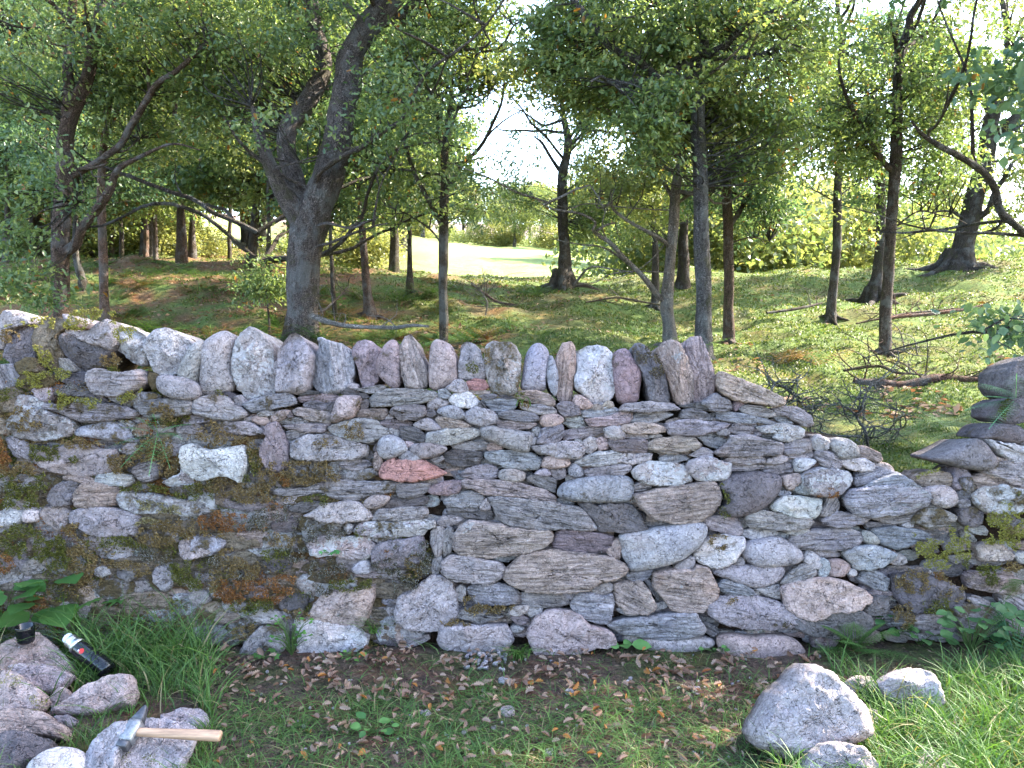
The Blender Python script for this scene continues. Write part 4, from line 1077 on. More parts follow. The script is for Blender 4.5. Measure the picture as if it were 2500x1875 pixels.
def make_tree(name, label, d, base, trunk, limbs=(), puffs=(), n=500, pal='oak', col=(.16, .13, .115), drift=0., leafsize=.062, tmpl=(LEAF_V, LEAF_F), per=26, group=None, top=None, near=True, flare=1.5, spread=.17, avoid=True, cat='tree', seedk=0, crown_name='crown'):
    """trunk and limbs are traced as (px, py, width px) and stand d metres away; base = px of the foot"""
    rs = np.random.default_rng(int(abs(base*7+d*13))+seedk); col = np.array(col)*[1.05, .96, .90]; puffs = [p for p in puffs if p[1] > -100 or base > 2600]; n = int(n*(1.15 if base < 2600 else 1))
    T = np.array(trunk, float); Pt = at(T[:, 0], T[:, 1], d+np.linspace(0, drift, len(T))); rt = px_w(T[:, 2], d)
    bx = Pt[0, 0]; bz = float(ground_z(bx, d)); root = empty(name, (bx, d, bz), label=label, cat=cat, group=group)
    loc = np.array(root.location)
    foot = np.array([bx+(Pt[0, 0]-Pt[1, 0])*.1, d, bz-.12])
    if Pt[0, 2] > bz+.05: Pt = np.vstack([foot, [foot+(Pt[0]-foot)*.35+[0, 0, .04]], Pt]); rt = np.concatenate([[rt[0]*flare, rt[0]*1.12], rt])
    else: Pt[0] = foot; rt[0] *= flare
    if top is not None:
        e = Pt[-1]; dr = Pt[-1]-Pt[-2]; dr /= np.linalg.norm(dr); h = top
        Pt = np.vstack([Pt, e+dr*h*.5+rs.normal(0, .15, 3), e+dr*h*.8+[rs.normal(0, .3), rs.normal(0, .3), h*.2]]); rt = np.concatenate([rt, [rt[-1]*.7, rt[-1]*.3]])
    Q, rr = dense(Pt, rt, .05 if near else .3, .015 if near else .05, base)
    a = Acc(); tube(a, Q, rr, 26 if near else 9, .16 if near else .06, col, seed=base*.01)
    if near:                           # roots spreading at the foot
        for k in range(5):
            th = k*1.26+rs.uniform(-.4, .4); r0 = rt[0]/flare; pts = [Q[0]+[0, 0, .12+r0*1.2]+[r0*.4*math.cos(th), r0*.4*math.sin(th), 0]]
            for q in (1.0, 1.9, 3.0):
                x_, y_ = bx+r0*q*math.cos(th), d+r0*q*math.sin(th); pts.append([x_, y_, float(ground_z(x_, y_))+.03*(2.4-q)])
            Qr, r_ = dense(pts, [r0*.5, r0*.38, r0*.26, r0*.1], .06, .02, k); tube(a, Qr, r_, 8, .2, col, seed=k+base*.01)
    a.build('trunk', M_BARK, root, origin=loc)
    wood = Acc(); skel = [Q[len(Q)//3:]]; av = [(T[i, 0], T[i, 1], T[i+1, 0], T[i+1, 1], max(T[i, 2]*.75, 14)) for i in range(len(T)-1)]
    for li, lb in enumerate(limbs):
        dd, pts = lb[0], np.array(lb[1:], float); P = at(pts[:, 0], pts[:, 1], d+np.linspace(0, dd, len(pts))); j = np.linalg.norm(Q-P[0], axis=1).argmin()
        if np.linalg.norm(Q[j]-P[0]) < .6: P[0] = Q[j]
        if pts[:, 2].max() > 14: av += [(pts[i, 0], pts[i, 1], pts[i+1, 0], pts[i+1, 1], max(12, pts[i, 2]*.7)) for i in range(len(pts)-1)]
        big = pts[:, 2].max() > 22
        Ql, rl = dense(P, px_w(pts[:, 2], d), .05 if near else .3, .05, li+base); lw = Acc() if big and near else wood
        tube(lw, Ql, rl, 16 if big else 8, .14, col if len(lb) < 99 else col, seed=li+base*.02)
        if lw is not wood: lw.build('limb', M_BARK, root, origin=loc)
        skel.append(Ql)
        # side branches
        for k in range(int(len(Ql)*(.05 if near else .15))):
            p = Ql[rs.integers(len(Ql)//4, len(Ql))]; v = rs.normal(0, 1, 3); v[2] = abs(v[2])*.6; v /= np.linalg.norm(v); l_ = rs.uniform(.4, 1.3)
            Qs, r_ = dense([p, p+v*l_*.5+rs.normal(0, .08, 3), p+v*l_+rs.normal(0, .12, 3)], [.014, .009, .003], .12, .08, k); tube(wood, Qs, r_, 5, 0, col, seed=k*.3); skel.append(Qs)
    for k in range(10 if near else 7):        # boughs from the upper stem
        p = Q[rs.integers(len(Q)*3//5, len(Q))]; v = rs.normal(0, 1, 3); v[2] = abs(v[2])*.6+.35; v /= np.linalg.norm(v); rb = min(1., rt[1]/.13); l_ = rs.uniform(1.0, 2.4)*((.3+.7*rb) if near else 1.5)
        Qs, r_ = dense([p, p+v*l_*.4+rs.normal(0, .12, 3), p+v*l_*.75+rs.normal(0, .18, 3), p+v*l_+[0, 0, .1]], np.array([.03, .022, .014, .004])*(.3+.7*rb if near else 1), .15, .12, k); tube(wood, Qs, r_, 6, 0, col, seed=k*.7); skel.append(Qs)
    if avoid is not True: av = None
    pf = [(at(x, y, d+dy), (rx/F*d, rdep, rz/F*d)) for x, y, dy, rx, rz, rdep in puffs]
    if top is not None: pf.append((Q[-1]+[0, 0, -.2], (1.1, 1.1, .6)))
    if n: crown(crown_name, root, skel, pf, n, rs, leafsize, pal, tmpl, per, wood, spread, av, reach=1.6 if near else 2.5)
    if wood.n: wood.build('branches', M_BARK, root, origin=loc)
    return root
G_OAK = 'oak trees of the wood behind the wall'
GREY, BROWN, PALE, DARK = (.19, .165, .155), (.17, .12, .095), (.30, .26, .22), (.10, .085, .075)
def near_trees():
    T = make_tree
    T('oak_tree', 'thick forked oak with a broken left limb rising just behind the coping stones', 8.2, 735, [(735, 850, 86), (738, 760, 88), (740, 651, 94), (752, 560, 104), (776, 488, 92), (808, 407, 80), (830, 304, 80), (846, 217, 76), (862, 125, 72), (908, 54, 68), (963, -10, 62), (1010, -90, 55)],
      [(-.3, (745, 565, 70), (716, 510, 62), (683, 461, 46), (655, 395, 38), (636, 330, 32), (620, 275, 22), (612, 258, 6)),
       (.8, (735, 540, 60), (712, 420, 56), (700, 320, 56), (752, 245, 58), (785, 170, 56), (768, 60, 52), (750, -40, 48)),
       (-1.6, (743, 470, 17), (776, 429, 17), (825, 391, 16), (885, 362, 15), (941, 325, 13), (985, 285, 11), (1039, 180, 9), (1104, 130, 8), (1180, 70, 6), (1228, 5, 4)),
       (-1.8, (985, 285, 9), (1017, 266, 8), (1071, 200, 6), (1093, 146, 4), (1100, 120, 2)), (-.6, (690, 430, 12), (645, 400, 11), (590, 350, 9), (545, 285, 5)),
       (.2, (880, 90, 34), (925, 60, 30), (965, 40, 26), (1040, -30, 20)), (-.8, (770, 620, 9), (830, 585, 8), (900, 560, 6), (950, 545, 3)), (-.8, (772, 560, 10), (800, 545, 9), (870, 552, 7), (920, 530, 3))],
      [(640, 60, .5, 330, 190, 1.3), (950, 40, .3, 260, 200, 1.2), (690, 330, -.7, 100, 70, .35), (930, 270, -.8, 170, 110, .5), (780, -250, 0, 500, 230, 2.4), (560, 200, .4, 170, 150, .8)], 900, 'oak', GREY, top=1.5, leafsize=.062)
    T('oak_tree', 'leaning double oak trunk with a long curved limb, nearest the left edge of the photo', 8.8, 152, [(150, 780, 46), (149, 700, 46), (146, 600, 52), (150, 520, 50), (157, 434, 48), (163, 325, 44), (190, 244, 40), (215, 180, 34), (232, 90, 30), (250, -30, 26)],
      [(.4, (163, 340, 30), (168, 217, 30), (170, 100, 28), (172, -40, 24)), (-.5, (160, 625, 34), (182, 600, 30), (200, 560, 28), (239, 515, 26), (268, 466, 24), (285, 420, 18), (325, 390, 13), (412, 352, 7), (490, 365, 3)),
       (-.8, (272, 455, 20), (270, 370, 20), (325, 304, 20), (358, 250, 18), (380, 206, 17), (434, 173, 14), (488, 119, 12), (520, 100, 6)), (-.5, (365, 230, 10), (358, 150, 9), (345, 60, 6), (340, -10, 3)), (-.4, (200, 420, 12), (235, 405, 9), (262, 395, 4))],
      [(120, 120, .2, 260, 180, 1.2), (60, 480, -1.2, 130, 190, .4), (420, 60, 0, 250, 150, 1.2), (260, 280, .6, 200, 120, .7), (150, -260, 0, 450, 220, 2.2), (100, 700, -1.3, 90, 50, .3)], 760, 'oak', BROWN, top=1.3)
    T('oak_tree', 'slim pale straight trunk just right of the leaning double oak', 9.6, 255, [(256, 775, 26), (254, 700, 25), (251, 600, 25), (248, 520, 23), (247, 434, 22), (256, 340, 20), (266, 233, 20), (264, 136, 18), (271, 54, 16), (284, -30, 14)],
      [(.4, (258, 330, 12), (290, 260, 10), (305, 190, 8), (300, 100, 5))], [(300, 80, .3, 200, 160, .9), (290, -220, 0, 300, 180, 1.6), (330, 330, .8, 140, 90, .5)], 300, 'warm', (.30, .20, .16), top=1.)
    T('oak_tree', 'slender upright tree in the middle with two thin curving side branches', 8.6, 1082, [(1083, 850, 27), (1082, 760, 26), (1081, 705, 26), (1081, 620, 27), (1082, 570, 27), (1085, 461, 24), (1087, 353, 21), (1097, 271, 15), (1104, 200, 9), (1112, 120, 4)],
      [(-.4, (1078, 560, 15), (1060, 515, 14), (1039, 477, 14), (1012, 423, 13), (990, 353, 12), (984, 304, 10), (965, 262, 7), (945, 230, 3)), (.5, (1086, 470, 14), (1125, 407, 13), (1165, 365, 12), (1190, 330, 11), (1207, 293, 10), (1229, 239, 8), (1234, 152, 7), (1223, 108, 6), (1180, 70, 3)),
       (.2, (1236, 190, 5), (1255, 110, 4), (1275, 70, 2)), (-.3, (1012, 423, 7), (960, 410, 6), (900, 390, 4), (860, 385, 2)), (.3, (1130, 405, 5), (1170, 385, 4), (1200, 360, 2)), (-.4, (1080, 600, 6), (1050, 560, 5), (990, 520, 4), (930, 500, 2)), (.4, (1150, 270, 6), (1190, 225, 5), (1215, 205, 2))],
      [(1010, 330, .1, 150, 130, .8), (1070, 150, .2, 150, 110, .8), (1120, 480, -.2, 110, 70, .5), (960, 500, .2, 90, 80, .6), (1220, 110, .3, 120, 110, .5), (1180, 30, .3, 160, 80, .6), (1130, 560, .4, 90, 60, .4), (1020, -170, 0, 280, 160, 1.5)], 430, 'oak', (.13, .11, .08), leafsize=.06)
    T('oak_tree', 'pale blotchy trunk with a dead branch sweeping low to the left behind the cope', 8.0, 1638, [(1640, 850, 38), (1634, 790, 36), (1628, 745, 38), (1635, 651, 31), (1643, 570, 31), (1646, 488, 30), (1652, 440, 27), (1665, 370, 20), (1660, 300, 14), (1650, 200, 9)],
      [(-.7, (1622, 745, 18), (1600, 715, 17), (1581, 689, 17), (1552, 655, 15), (1527, 624, 14), (1495, 598, 13), (1460, 582, 11), (1443, 566, 9), (1452, 545, 8), (1413, 521, 7), (1342, 504, 5), (1288, 466, 2)),
       (-.5, (1632, 602, 13), (1615, 585, 12), (1597, 575, 11), (1549, 545, 9), (1500, 515, 8), (1490, 490, 5), (1488, 462, 2)), (-.4, (1500, 515, 4), (1450, 500, 4), (1400, 505, 3), (1340, 490, 1)),
       (-.5, (1548, 655, 4), (1500, 665, 4), (1450, 690, 3), (1400, 700, 1)), (-.3, (1597, 575, 4), (1580, 640, 3), (1530, 670, 3), (1440, 690, 1)), (-.5, (1490, 600, 5), (1470, 560, 4), (1475, 520, 3), (1500, 480, 1)),
       (.1, (1650, 488, 13), (1620, 450, 11), (1590, 430, 9), (1570, 410, 5)), (0, (1665, 380, 18), (1630, 372, 20), (1581, 336, 20), (1540, 300, 19), (1505, 282, 17), (1450, 262, 14), (1418, 233, 12), (1397, 190, 11), (1408, 108, 9), (1375, 92, 7), (1288, 60, 5), (1212, 33, 2)),
       (.1, (1655, 500, 9), (1690, 470, 9), (1720, 450, 6), (1750, 420, 3))],
      [(1530, 420, .3, 150, 90, .8), (1370, 160, .3, 170, 130, .9), (1600, 520, .8, 60, 60, .4), (1650, 300, .2, 150, 110, .8)], 300, 'warm', PALE)
    T('oak_tree', 'tall grey ridged trunk rising straight beside the last upright coping stone', 7.6, 1716, [(1718, 880, 50), (1717, 800, 47), (1717, 732, 46), (1715, 650, 46), (1713, 597, 46), (1711, 488, 44), (1708, 412, 42), (1705, 300, 40), (1704, 200, 42), (1708, 150, 40), (1718, 100, 28), (1706, 43, 26), (1690, -20, 24)],
      [(-.5, (1704, 150, 30), (1668, 160, 28), (1614, 184, 24), (1560, 146, 22), (1489, 114, 20), (1451, 65, 18), (1397, 0, 14), (1360, -50, 10)), (-.9, (1614, 184, 16), (1590, 200, 14), (1500, 205, 12), (1470, 190, 8), (1440, 200, 4)),
       (-.5, (1712, 140, 26), (1760, 120, 24), (1790, 92, 20), (1844, 49, 15), (1920, 11, 10), (1980, -30, 6)), (-.3, (1740, 155, 12), (1800, 140, 10), (1860, 125, 8), (1910, 100, 4)), (-.2, (1650, 165, 12), (1640, 110, 11), (1620, 60, 9), (1610, 10, 6)),
       (.3, (1706, 330, 12), (1660, 290, 11), (1620, 230, 9), (1600, 205, 5))],
      [(1560, 60, .2, 250, 150, 1.1), (1800, 130, .2, 230, 150, 1.1), (1690, 330, -.6, 160, 90, .4), (1800, 330, .2, 170, 130, .8), (1440, 150, .2, 140, 120, .8), (1700, -240, 0, 520, 220, 2.4), (1620, 250, -.4, 110, 70, .4)], 1050, 'oak', (.17, .165, .17), top=1.5)
    T('oak_tree', 'mossy-footed trunk forking at mid height, right of the tall grey ridged trunk', 9.4, 1779, [(1779, 825, 36), (1779, 760, 30), (1779, 678, 30), (1778, 600, 29), (1776, 542, 28), (1774, 434, 27), (1772, 300, 22), (1780, 180, 18), (1800, 60, 12)],
      [(.4, (1785, 560, 15), (1806, 515, 15), (1833, 461, 14), (1850, 412, 12), (1880, 330, 8), (1920, 250, 4)), (.2, (1776, 600, 5), (1830, 580, 4), (1880, 590, 2))],
      [(1860, 380, .3, 150, 130, .8), (1850, 520, .4, 90, 60, .5), (1800, 150, .5, 170, 150, .9), (1740, 470, .5, 80, 60, .4), (1900, 480, 0, 100, 60, .5)], 430, 'teal', BROWN, top=1.)
    T('oak_tree', 'straight dark trunk standing in the turf below the right hand rise', 9.0, 2161, [(2161, 835, 36), (2163, 760, 33), (2166, 700, 32), (2172, 600, 31), (2180, 488, 30), (2186, 400, 34), (2190, 353, 32), (2191, 217, 27), (2197, 136, 25), (2218, 70, 22), (2240, 10, 18)],
      [(-.4, (2182, 420, 20), (2160, 400, 16), (2137, 369, 15), (2110, 325, 13), (2088, 282, 12), (2056, 206, 9), (2050, 108, 5)), (-.3, (2200, 130, 12), (2182, 90, 9), (2175, 30, 6)), (.3, (2190, 250, 9), (2220, 200, 7), (2240, 180, 4)), (.2, (2180, 560, 6), (2240, 520, 5), (2300, 525, 4), (2360, 545, 2))],
      [(2120, 200, .2, 170, 160, .9), (2260, 380, .2, 120, 130, .7), (2060, 340, .1, 130, 100, .7), (2200, -200, 0, 400, 200, 2.), (2130, 540, .5, 60, 70, .4), (2310, 130, .3, 150, 130, .8), (2260, 520, .4, 90, 40, .4)], 640, 'oak', (.15, .115, .10), top=1.3)
    T('oak_tree', 'thin straight trunk left of the dark trunk, its foot flared on the slope', 12., 2031, [(2030, 755, 30), (2035, 700, 24), (2042, 624, 25), (2045, 488, 23), (2047, 380, 22), (2047, 271, 19), (2056, 136, 16), (2050, 60, 12), (2040, -40, 9)],
      [(.2, (2047, 290, 12), (2080, 275, 12), (2095, 285, 8)), (-.2, (2045, 500, 5), (2000, 470, 4), (1960, 455, 2)), (.2, (2055, 480, 5), (2090, 450, 4), (2120, 435, 2))],
      [(2000, 220, .2, 150, 160, 1.2), (2010, 400, .2, 110, 90, .8), (1960, 60, .2, 180, 130, 1.2), (2090, 420, .3, 70, 60, .6)], 420, 'oak', (.13, .11, .095), top=1.)
    T('oak_tree', 'broad leaning oak on the skyline at the right edge, widest trunk of the right side', 17., 2343, [(2338, 655, 78), (2350, 610, 62), (2362, 560, 56), (2372, 515, 52), (2385, 460, 50), (2403, 407, 48), (2412, 350, 46), (2420, 298, 42), (2440, 240, 30), (2455, 180, 26), (2462, 108, 22), (2450, 20, 16)],
      [(-.5, (2425, 350, 34), (2450, 315, 32), (2490, 282, 30), (2550, 240, 24)), (-.5, (2418, 290, 22), (2400, 235, 20), (2381, 174, 16), (2340, 100, 10)), (-.6, (2385, 545, 20), (2410, 515, 18), (2430, 470, 15), (2470, 400, 10)), (-.6, (2392, 585, 9), (2430, 560, 8), (2450, 520, 5)), (-.6, (2370, 540, 9), (2330, 520, 8), (2290, 515, 6), (2240, 540, 2)), (.4, (2440, 400, 9), (2480, 380, 8), (2530, 330, 5))],
      [(2400, 150, .5, 180, 170, 1.8), (2420, 480, .5, 150, 120, 1.5), (2300, 260, .5, 120, 110, 1.2), (2300, 440, 0, 90, 60, 1.), (2500, 330, .3, 130, 160, 1.5), (2380, -150, 0, 350, 180, 3.)], 900, 'warm', (.13, .11, .095), leafsize=.09, top=2.)
    T('oak_tree', 'flared trunk on the far bank partly hidden behind the straight dark trunk', 14., 2140, [(2136, 715, 62), (2143, 670, 32), (2150, 597, 28), (2152, 500, 26), (2146, 434, 26), (2140, 330, 22), (2130, 200, 16)], [], [(2120, 420, .3, 90, 90, 1.), (2130, 180, .3, 140, 140, 1.3)], 260, 'teal', (.12, .10, .085), leafsize=.09)
    T('oak_tree', 'oak with a wide root flare standing alone against the bright field', 15.5, 1375, [(1372, 692, 66), (1378, 660, 42), (1379, 613, 33), (1375, 560, 30), (1374, 515, 29), (1372, 434, 28), (1384, 380, 24), (1387, 340, 22), (1378, 300, 18), (1370, 250, 13), (1360, 180, 8)],
      [(.1, (1370, 425, 12), (1355, 400, 11), (1342, 380, 10), (1325, 350, 8), (1303, 334, 4)), (.1, (1390, 360, 9), (1420, 310, 7), (1440, 290, 3)), (.2, (1374, 470, 6), (1420, 440, 5), (1450, 420, 2))],
      [(1300, 530, .3, 110, 75, 1.), (1240, 490, .3, 80, 60, .8), (1370, 330, .4, 110, 100, 1.1), (1450, 470, .4, 90, 90, .9), (1400, 540, .2, 60, 50, .6), (1380, 170, .4, 130, 90, 1.2), (1500, 560, .5, 110, 60, .9), (1290, 410, .2, 60, 50, .6)], 480, 'oak', (.15, .125, .10), leafsize=.072)
def mid_trees():
    """the smaller trunks of the wood, each traced where it stands"""
    L = [(445, 655, 24, 18, [(440, 500), (432, 380), (425, 200)], 'reddish brown trunk standing at the bracken edge, left of the big forked oak', (.20, .14, .11)),
         (357, 626, 18, 20, [(356, 520), (352, 420), (350, 250)], 'slim sunlit reddish trunk, left one of a close pair beyond the bracken bank', (.28, .19, .15)),
         (380, 628, 15, 20.5, [(379, 530), (374, 430), (372, 260)], 'slim sunlit grey trunk, right one of a close pair beyond the bracken bank', (.26, .21, .18)),
         (470, 632, 18, 21, [(470, 540), (466, 430), (458, 260)], 'dark trunk close behind the reddish brown trunk at the bracken edge', (.15, .12, .10)),
         (296, 640, 15, 19, [(297, 560), (295, 480), (300, 300)], 'thin dark trunk between the slim pale trunk and the sunlit pair', (.12, .10, .085)),
         (273, 618, 14, 23, [(276, 540), (280, 430), (278, 280)], 'small far trunk seen just right of the slim pale trunk', (.16, .13, .11)),
         (15, 615, 20, 18, [(16, 540), (18, 450), (12, 250)], 'grey trunk at the very left edge of the wood', (.22, .19, .17)),
         (77, 612, 18, 21, [(78, 540), (82, 440), (86, 260)], 'brown trunk left of the leaning double oak', (.17, .13, .11)),
         (212, 722, 28, 12.5, [(200, 680), (186, 630), (184, 560), (196, 430)], 'dark leaning stem just right of the leaning double oak', (.11, .095, .075)),
         (612, 632, 32, 16, [(620, 570), (627, 500), (630, 420), (636, 260)], 'stout dark trunk immediately left of the big forked oak', (.12, .095, .08)),
         (657, 665, 14, 15, [(656, 580), (655, 500), (650, 330)], 'thin dark trunk tucked between the stout dark trunk and the forked oak', (.12, .10, .08)),
         (816, 758, 15, 11, [(812, 680), (807, 590), (804, 470), (800, 350)], 'thin dark sapling trunk immediately right of the forked oak', (.12, .10, .085)),
         (905, 792, 32, 11, [(898, 720), (887, 600), (876, 480), (868, 400), (856, 325), (850, 200)], 'tapering brown trunk with a moss patch at its foot behind the purple coping stones', (.17, .12, .10)),
         (962, 648, 32, 18, [(963, 590), (964, 530), (968, 430), (972, 280)], 'dark flared trunk on the bank at the edge of the bright field', (.11, .10, .075)),
         (1000, 724, 19, 13, [(1000, 660), (1000, 590), (999, 490), (996, 330)], 'thin dark trunk left of the slender upright tree', (.12, .10, .08)),
         (1600, 700, 24, 13, [(1600, 640), (1598, 560), (1585, 490), (1568, 430), (1560, 300)], 'dark trunk curving behind the pale blotchy trunk', (.13, .11, .09)),
         (1668, 660, 36, 16, [(1668, 600), (1670, 540), (1672, 440), (1680, 300)], 'dark burred trunk seen between the pale blotchy trunk and the ridged trunk', (.11, .09, .075)),
         (560, 622, 13, 24, [(562, 540), (566, 430), (560, 280)], 'far thin trunk in the sunlit gap left of the stout dark trunk', (.15, .12, .10)),
         (130, 640, 14, 17, [(128, 560), (130, 470), (126, 300)], 'thin dark trunk half hidden by the leaning double oak', (.12, .10, .08)),
         (1790, 640, 14, 24, [(1796, 560), (1800, 470), (1805, 300)], 'far thin trunk behind the fork of the mossy-footed trunk', (.13, .11, .09))]
    for i, (px, py, w_, d, pts, lab, col) in enumerate(L):
        rs = np.random.default_rng(i+50); tr = [(px, py, w_)]+[(x, y, w_*(1-.16*(k+1))) for k, (x, y) in enumerate(pts)]
        x1, y1 = pts[-1]; right = px > 1500
        pf = [(x1+rs.uniform(-40, 40), rs.uniform(300, 400), .5, 150, 130, 1.6), (x1+rs.uniform(-60, 60), rs.uniform(60, 150), .5, 200, 150, 2.), (px+rs.uniform(-90, 90), rs.uniform(440, 510), .8, 120, 60, 1.2), (px+rs.uniform(-160, 160), rs.uniform(180, 420), .9, 150, 90, 1.2)]
        make_tree('oak_tree', lab, d, px, tr, [], pf, 420 if d < 15 else 480, ['oak', 'warm', 'teal'][i % 3], col, leafsize=.072 if d < 15 else .12, group=None, near=d < 14, top=2. if d > 14 else .8, spread=.2 if d < 15 else .28, tmpl=(LEAF_V, LEAF_F) if d < 14 else (SIMPLE_V, SIMPLE_F), flare=1.7)
near_trees(); mid_trees()
# ---------------------------------------------------------------- trees farther off
def far_trees():
    rs = np.random.default_rng(77); protos = []
    for k in range(4):
        root = empty('broadleaf_tree', (0, 0, 0)); a = Acc(); h = 7.5
        Q, r_ = dense([(0, 0, -.3), (.1, 0, 1.2), (.2-.1*k, .1, 3), (.1, 0, 5.2), (0, 0, 6.6)], [.34, .22, .2, .12, .03], .3, .1, k); tube(a, Q, r_, 8, .1, (.14, .12, .10))
        for j in range(9):
            p = Q[rs.integers(len(Q)//4, len(Q)-2)]; v = rs.normal(0, 1, 3); v[2] = abs(v[2])*.7; v /= np.linalg.norm(v); l_ = rs.uniform(1.5, 3)
            Qs, rr = dense([p, p+v*l_*.5, p+v*l_+[0, 0, .3]], [.09, .06, .02], .4, .2, j); tube(a, Qs, rr, 5, 0, (.13, .11, .09))
        a.build('trunk', M_BARK, root)
        pf = [((0, 0, 5.), (2.8, 2.8, 2.6))]+[((rs.normal(0, 1.6), rs.normal(0, 1.6), rs.uniform(2.2, 6.8)), (1.5, 1.5, 1.1)) for _ in range(7)]
        C_ = []
        for c, r in pf:
            v = rs.normal(size=(150, 3)); v /= np.linalg.norm(v, axis=1)[:, None]; v *= rs.uniform(.3, 1, 150)[:, None]**.4; C_.append(np.array(c)+v*np.array(r))
        C_ = np.concatenate(C_); f = fbm(C_*.8+k*9, 2); C_ = C_[f > np.quantile(f, .3)]; m, per = len(C_), 15
        P = (C_[:, None]+rs.normal(0, .22, (m, per, 3))).reshape(-1, 3); d = rs.normal(0, 1, (m*per, 3)); up = rs.normal(0, .6, (m*per, 3))+[0, 0, 1]
        c0, c1, c2 = [np.array(x) for x in PAL[['warm', 'oak', 'warm', 'oak'][k]]]; b = np.clip(rs.normal(.5, .25, m*per), 0, 1)[:, None]; C = c0+(c2-c0)*b
        a = Acc(); scatter(a, (SIMPLE_V, SIMPLE_F), P, d, up, rs.uniform(.13, .26, m*per), C); a.build('crown', M_LEAF, root, smooth=False)
        protos.append(root)
    spots = []
    for i in range(30): spots.append((rs.uniform(-350, 1020), rs.uniform(26, 48), rs.uniform(.8, 1.25), 'left'))
    for i in range(6): spots.append((-300+i*130+rs.uniform(-30, 30), rs.uniform(21, 25), rs.uniform(.8, 1.), 'left'))
    for i in range(16): spots.append((1480+i*52+rs.uniform(-20, 20), rs.uniform(45, 62), rs.uniform(.75, 1.1), 'right'))
    for i in range(6): spots.append((2250+i*60, rs.uniform(60, 80), rs.uniform(.5, .7), 'right'))
    for i in range(16): spots.append((960+i*42+rs.uniform(-15, 15), rs.uniform(88, 120), rs.uniform(.9, 1.35), 'mid'))
    used = set()
    W = {'left': ('tree of the sunlit wood on the rise beyond the left bank', 'trees of the wood on the left rise'), 'right': ('pale sunlit tree in the hollow beyond the right hand crest', 'trees in the hollow beyond the crest'), 'mid': ('small distant tree along the top edge of the bright field', 'trees along the top of the field')}
    for i, (px, d, s_, side) in enumerate(spots):
        p = protos[i % 4]; c = p if i < 4 else p.copy()
        if i >= 4:
            sc.collection.objects.link(c)
            for ch in p.children: q = ch.copy(); sc.collection.objects.link(q); q.parent = c
        x = (px-1250)/F*d; c.location = (x, d, float(ground_z(x, d))); c.rotation_euler = (0, 0, rs.uniform(0, 6.28)); c.scale = (s_*rs.uniform(.9, 1.1), s_, s_*rs.uniform(.85, 1.15))
        tag(c, W[side][0], 'tree', W[side][1])
far_trees()
def bushes():
    rs = np.random.default_rng(99); pr = []
    for k in range(3):
        C_ = []
        for q in range(9):
            v = rs.normal(size=(55, 3)); v /= np.linalg.norm(v, axis=1)[:, None]; v *= rs.uniform(.3, 1, 55)[:, None]**.4; C_.append(np.array([rs.normal(0, .8), rs.normal(0, .8), rs.uniform(.3, 1.7)])+v*[.85, .85, .7])
        C_ = np.concatenate(C_); m, per = len(C_), 14; P = (C_[:, None]+rs.normal(0, .16, (m, per, 3))).reshape(-1, 3); d = rs.normal(0, 1, (m*per, 3)); up = rs.normal(0, .6, (m*per, 3))+[0, 0, 1]
        c0, c1, c2 = [np.array(x) for x in PAL[['warm', 'oak', 'warm'][k]]]; b = np.clip(rs.normal(.5, .25, m*per), 0, 1)[:, None]
        a = Acc(); scatter(a, (SIMPLE_V, SIMPLE_F), P, d, up, rs.uniform(.09, .17, m*per), c0+(c2-c0)*b); a.build('bush', M_LEAF, None, smooth=False); pr.append(bpy.data.objects[-1] if False else sc.collection.objects[-1])
    W = {'left': ('leafy bush in the sunlit undergrowth of the left rise', 'bushes on the left rise'), 'right': ('pale leafy bush just beyond the right hand crest', 'bushes beyond the right hand crest'), 'mid': ('small bush at the edge of the bright field', 'bushes along the field edge')}
    spots = [(rs.uniform(-250, 880), rs.uniform(17, 40), rs.uniform(.5, .9), 'left') for _ in range(12)]+[(1600+i*45+rs.uniform(-15, 15), rs.uniform(24, 38), rs.uniform(.9, 1.4), 'right') for i in range(17)]+[(960+i*70+rs.uniform(-20, 20), rs.uniform(95, 120), rs.uniform(1.2, 2.), 'mid') for i in range(9)]
    for i, (px, d, s_, side) in enumerate(spots):
        c = pr[i] if i < 3 else pr[i % 3].copy()
        if i >= 3: sc.collection.objects.link(c)
        x = (px-1250)/F*d; c.location = (x, d, float(ground_z(x, d))-.1); c.rotation_euler = (0, 0, rs.uniform(0, 6.28)); c.scale = (s_*1.2, s_*1.2, s_*(1.25 if side == 'right' else .9)); tag(c, W[side][0], 'bush', W[side][1])
bushes()
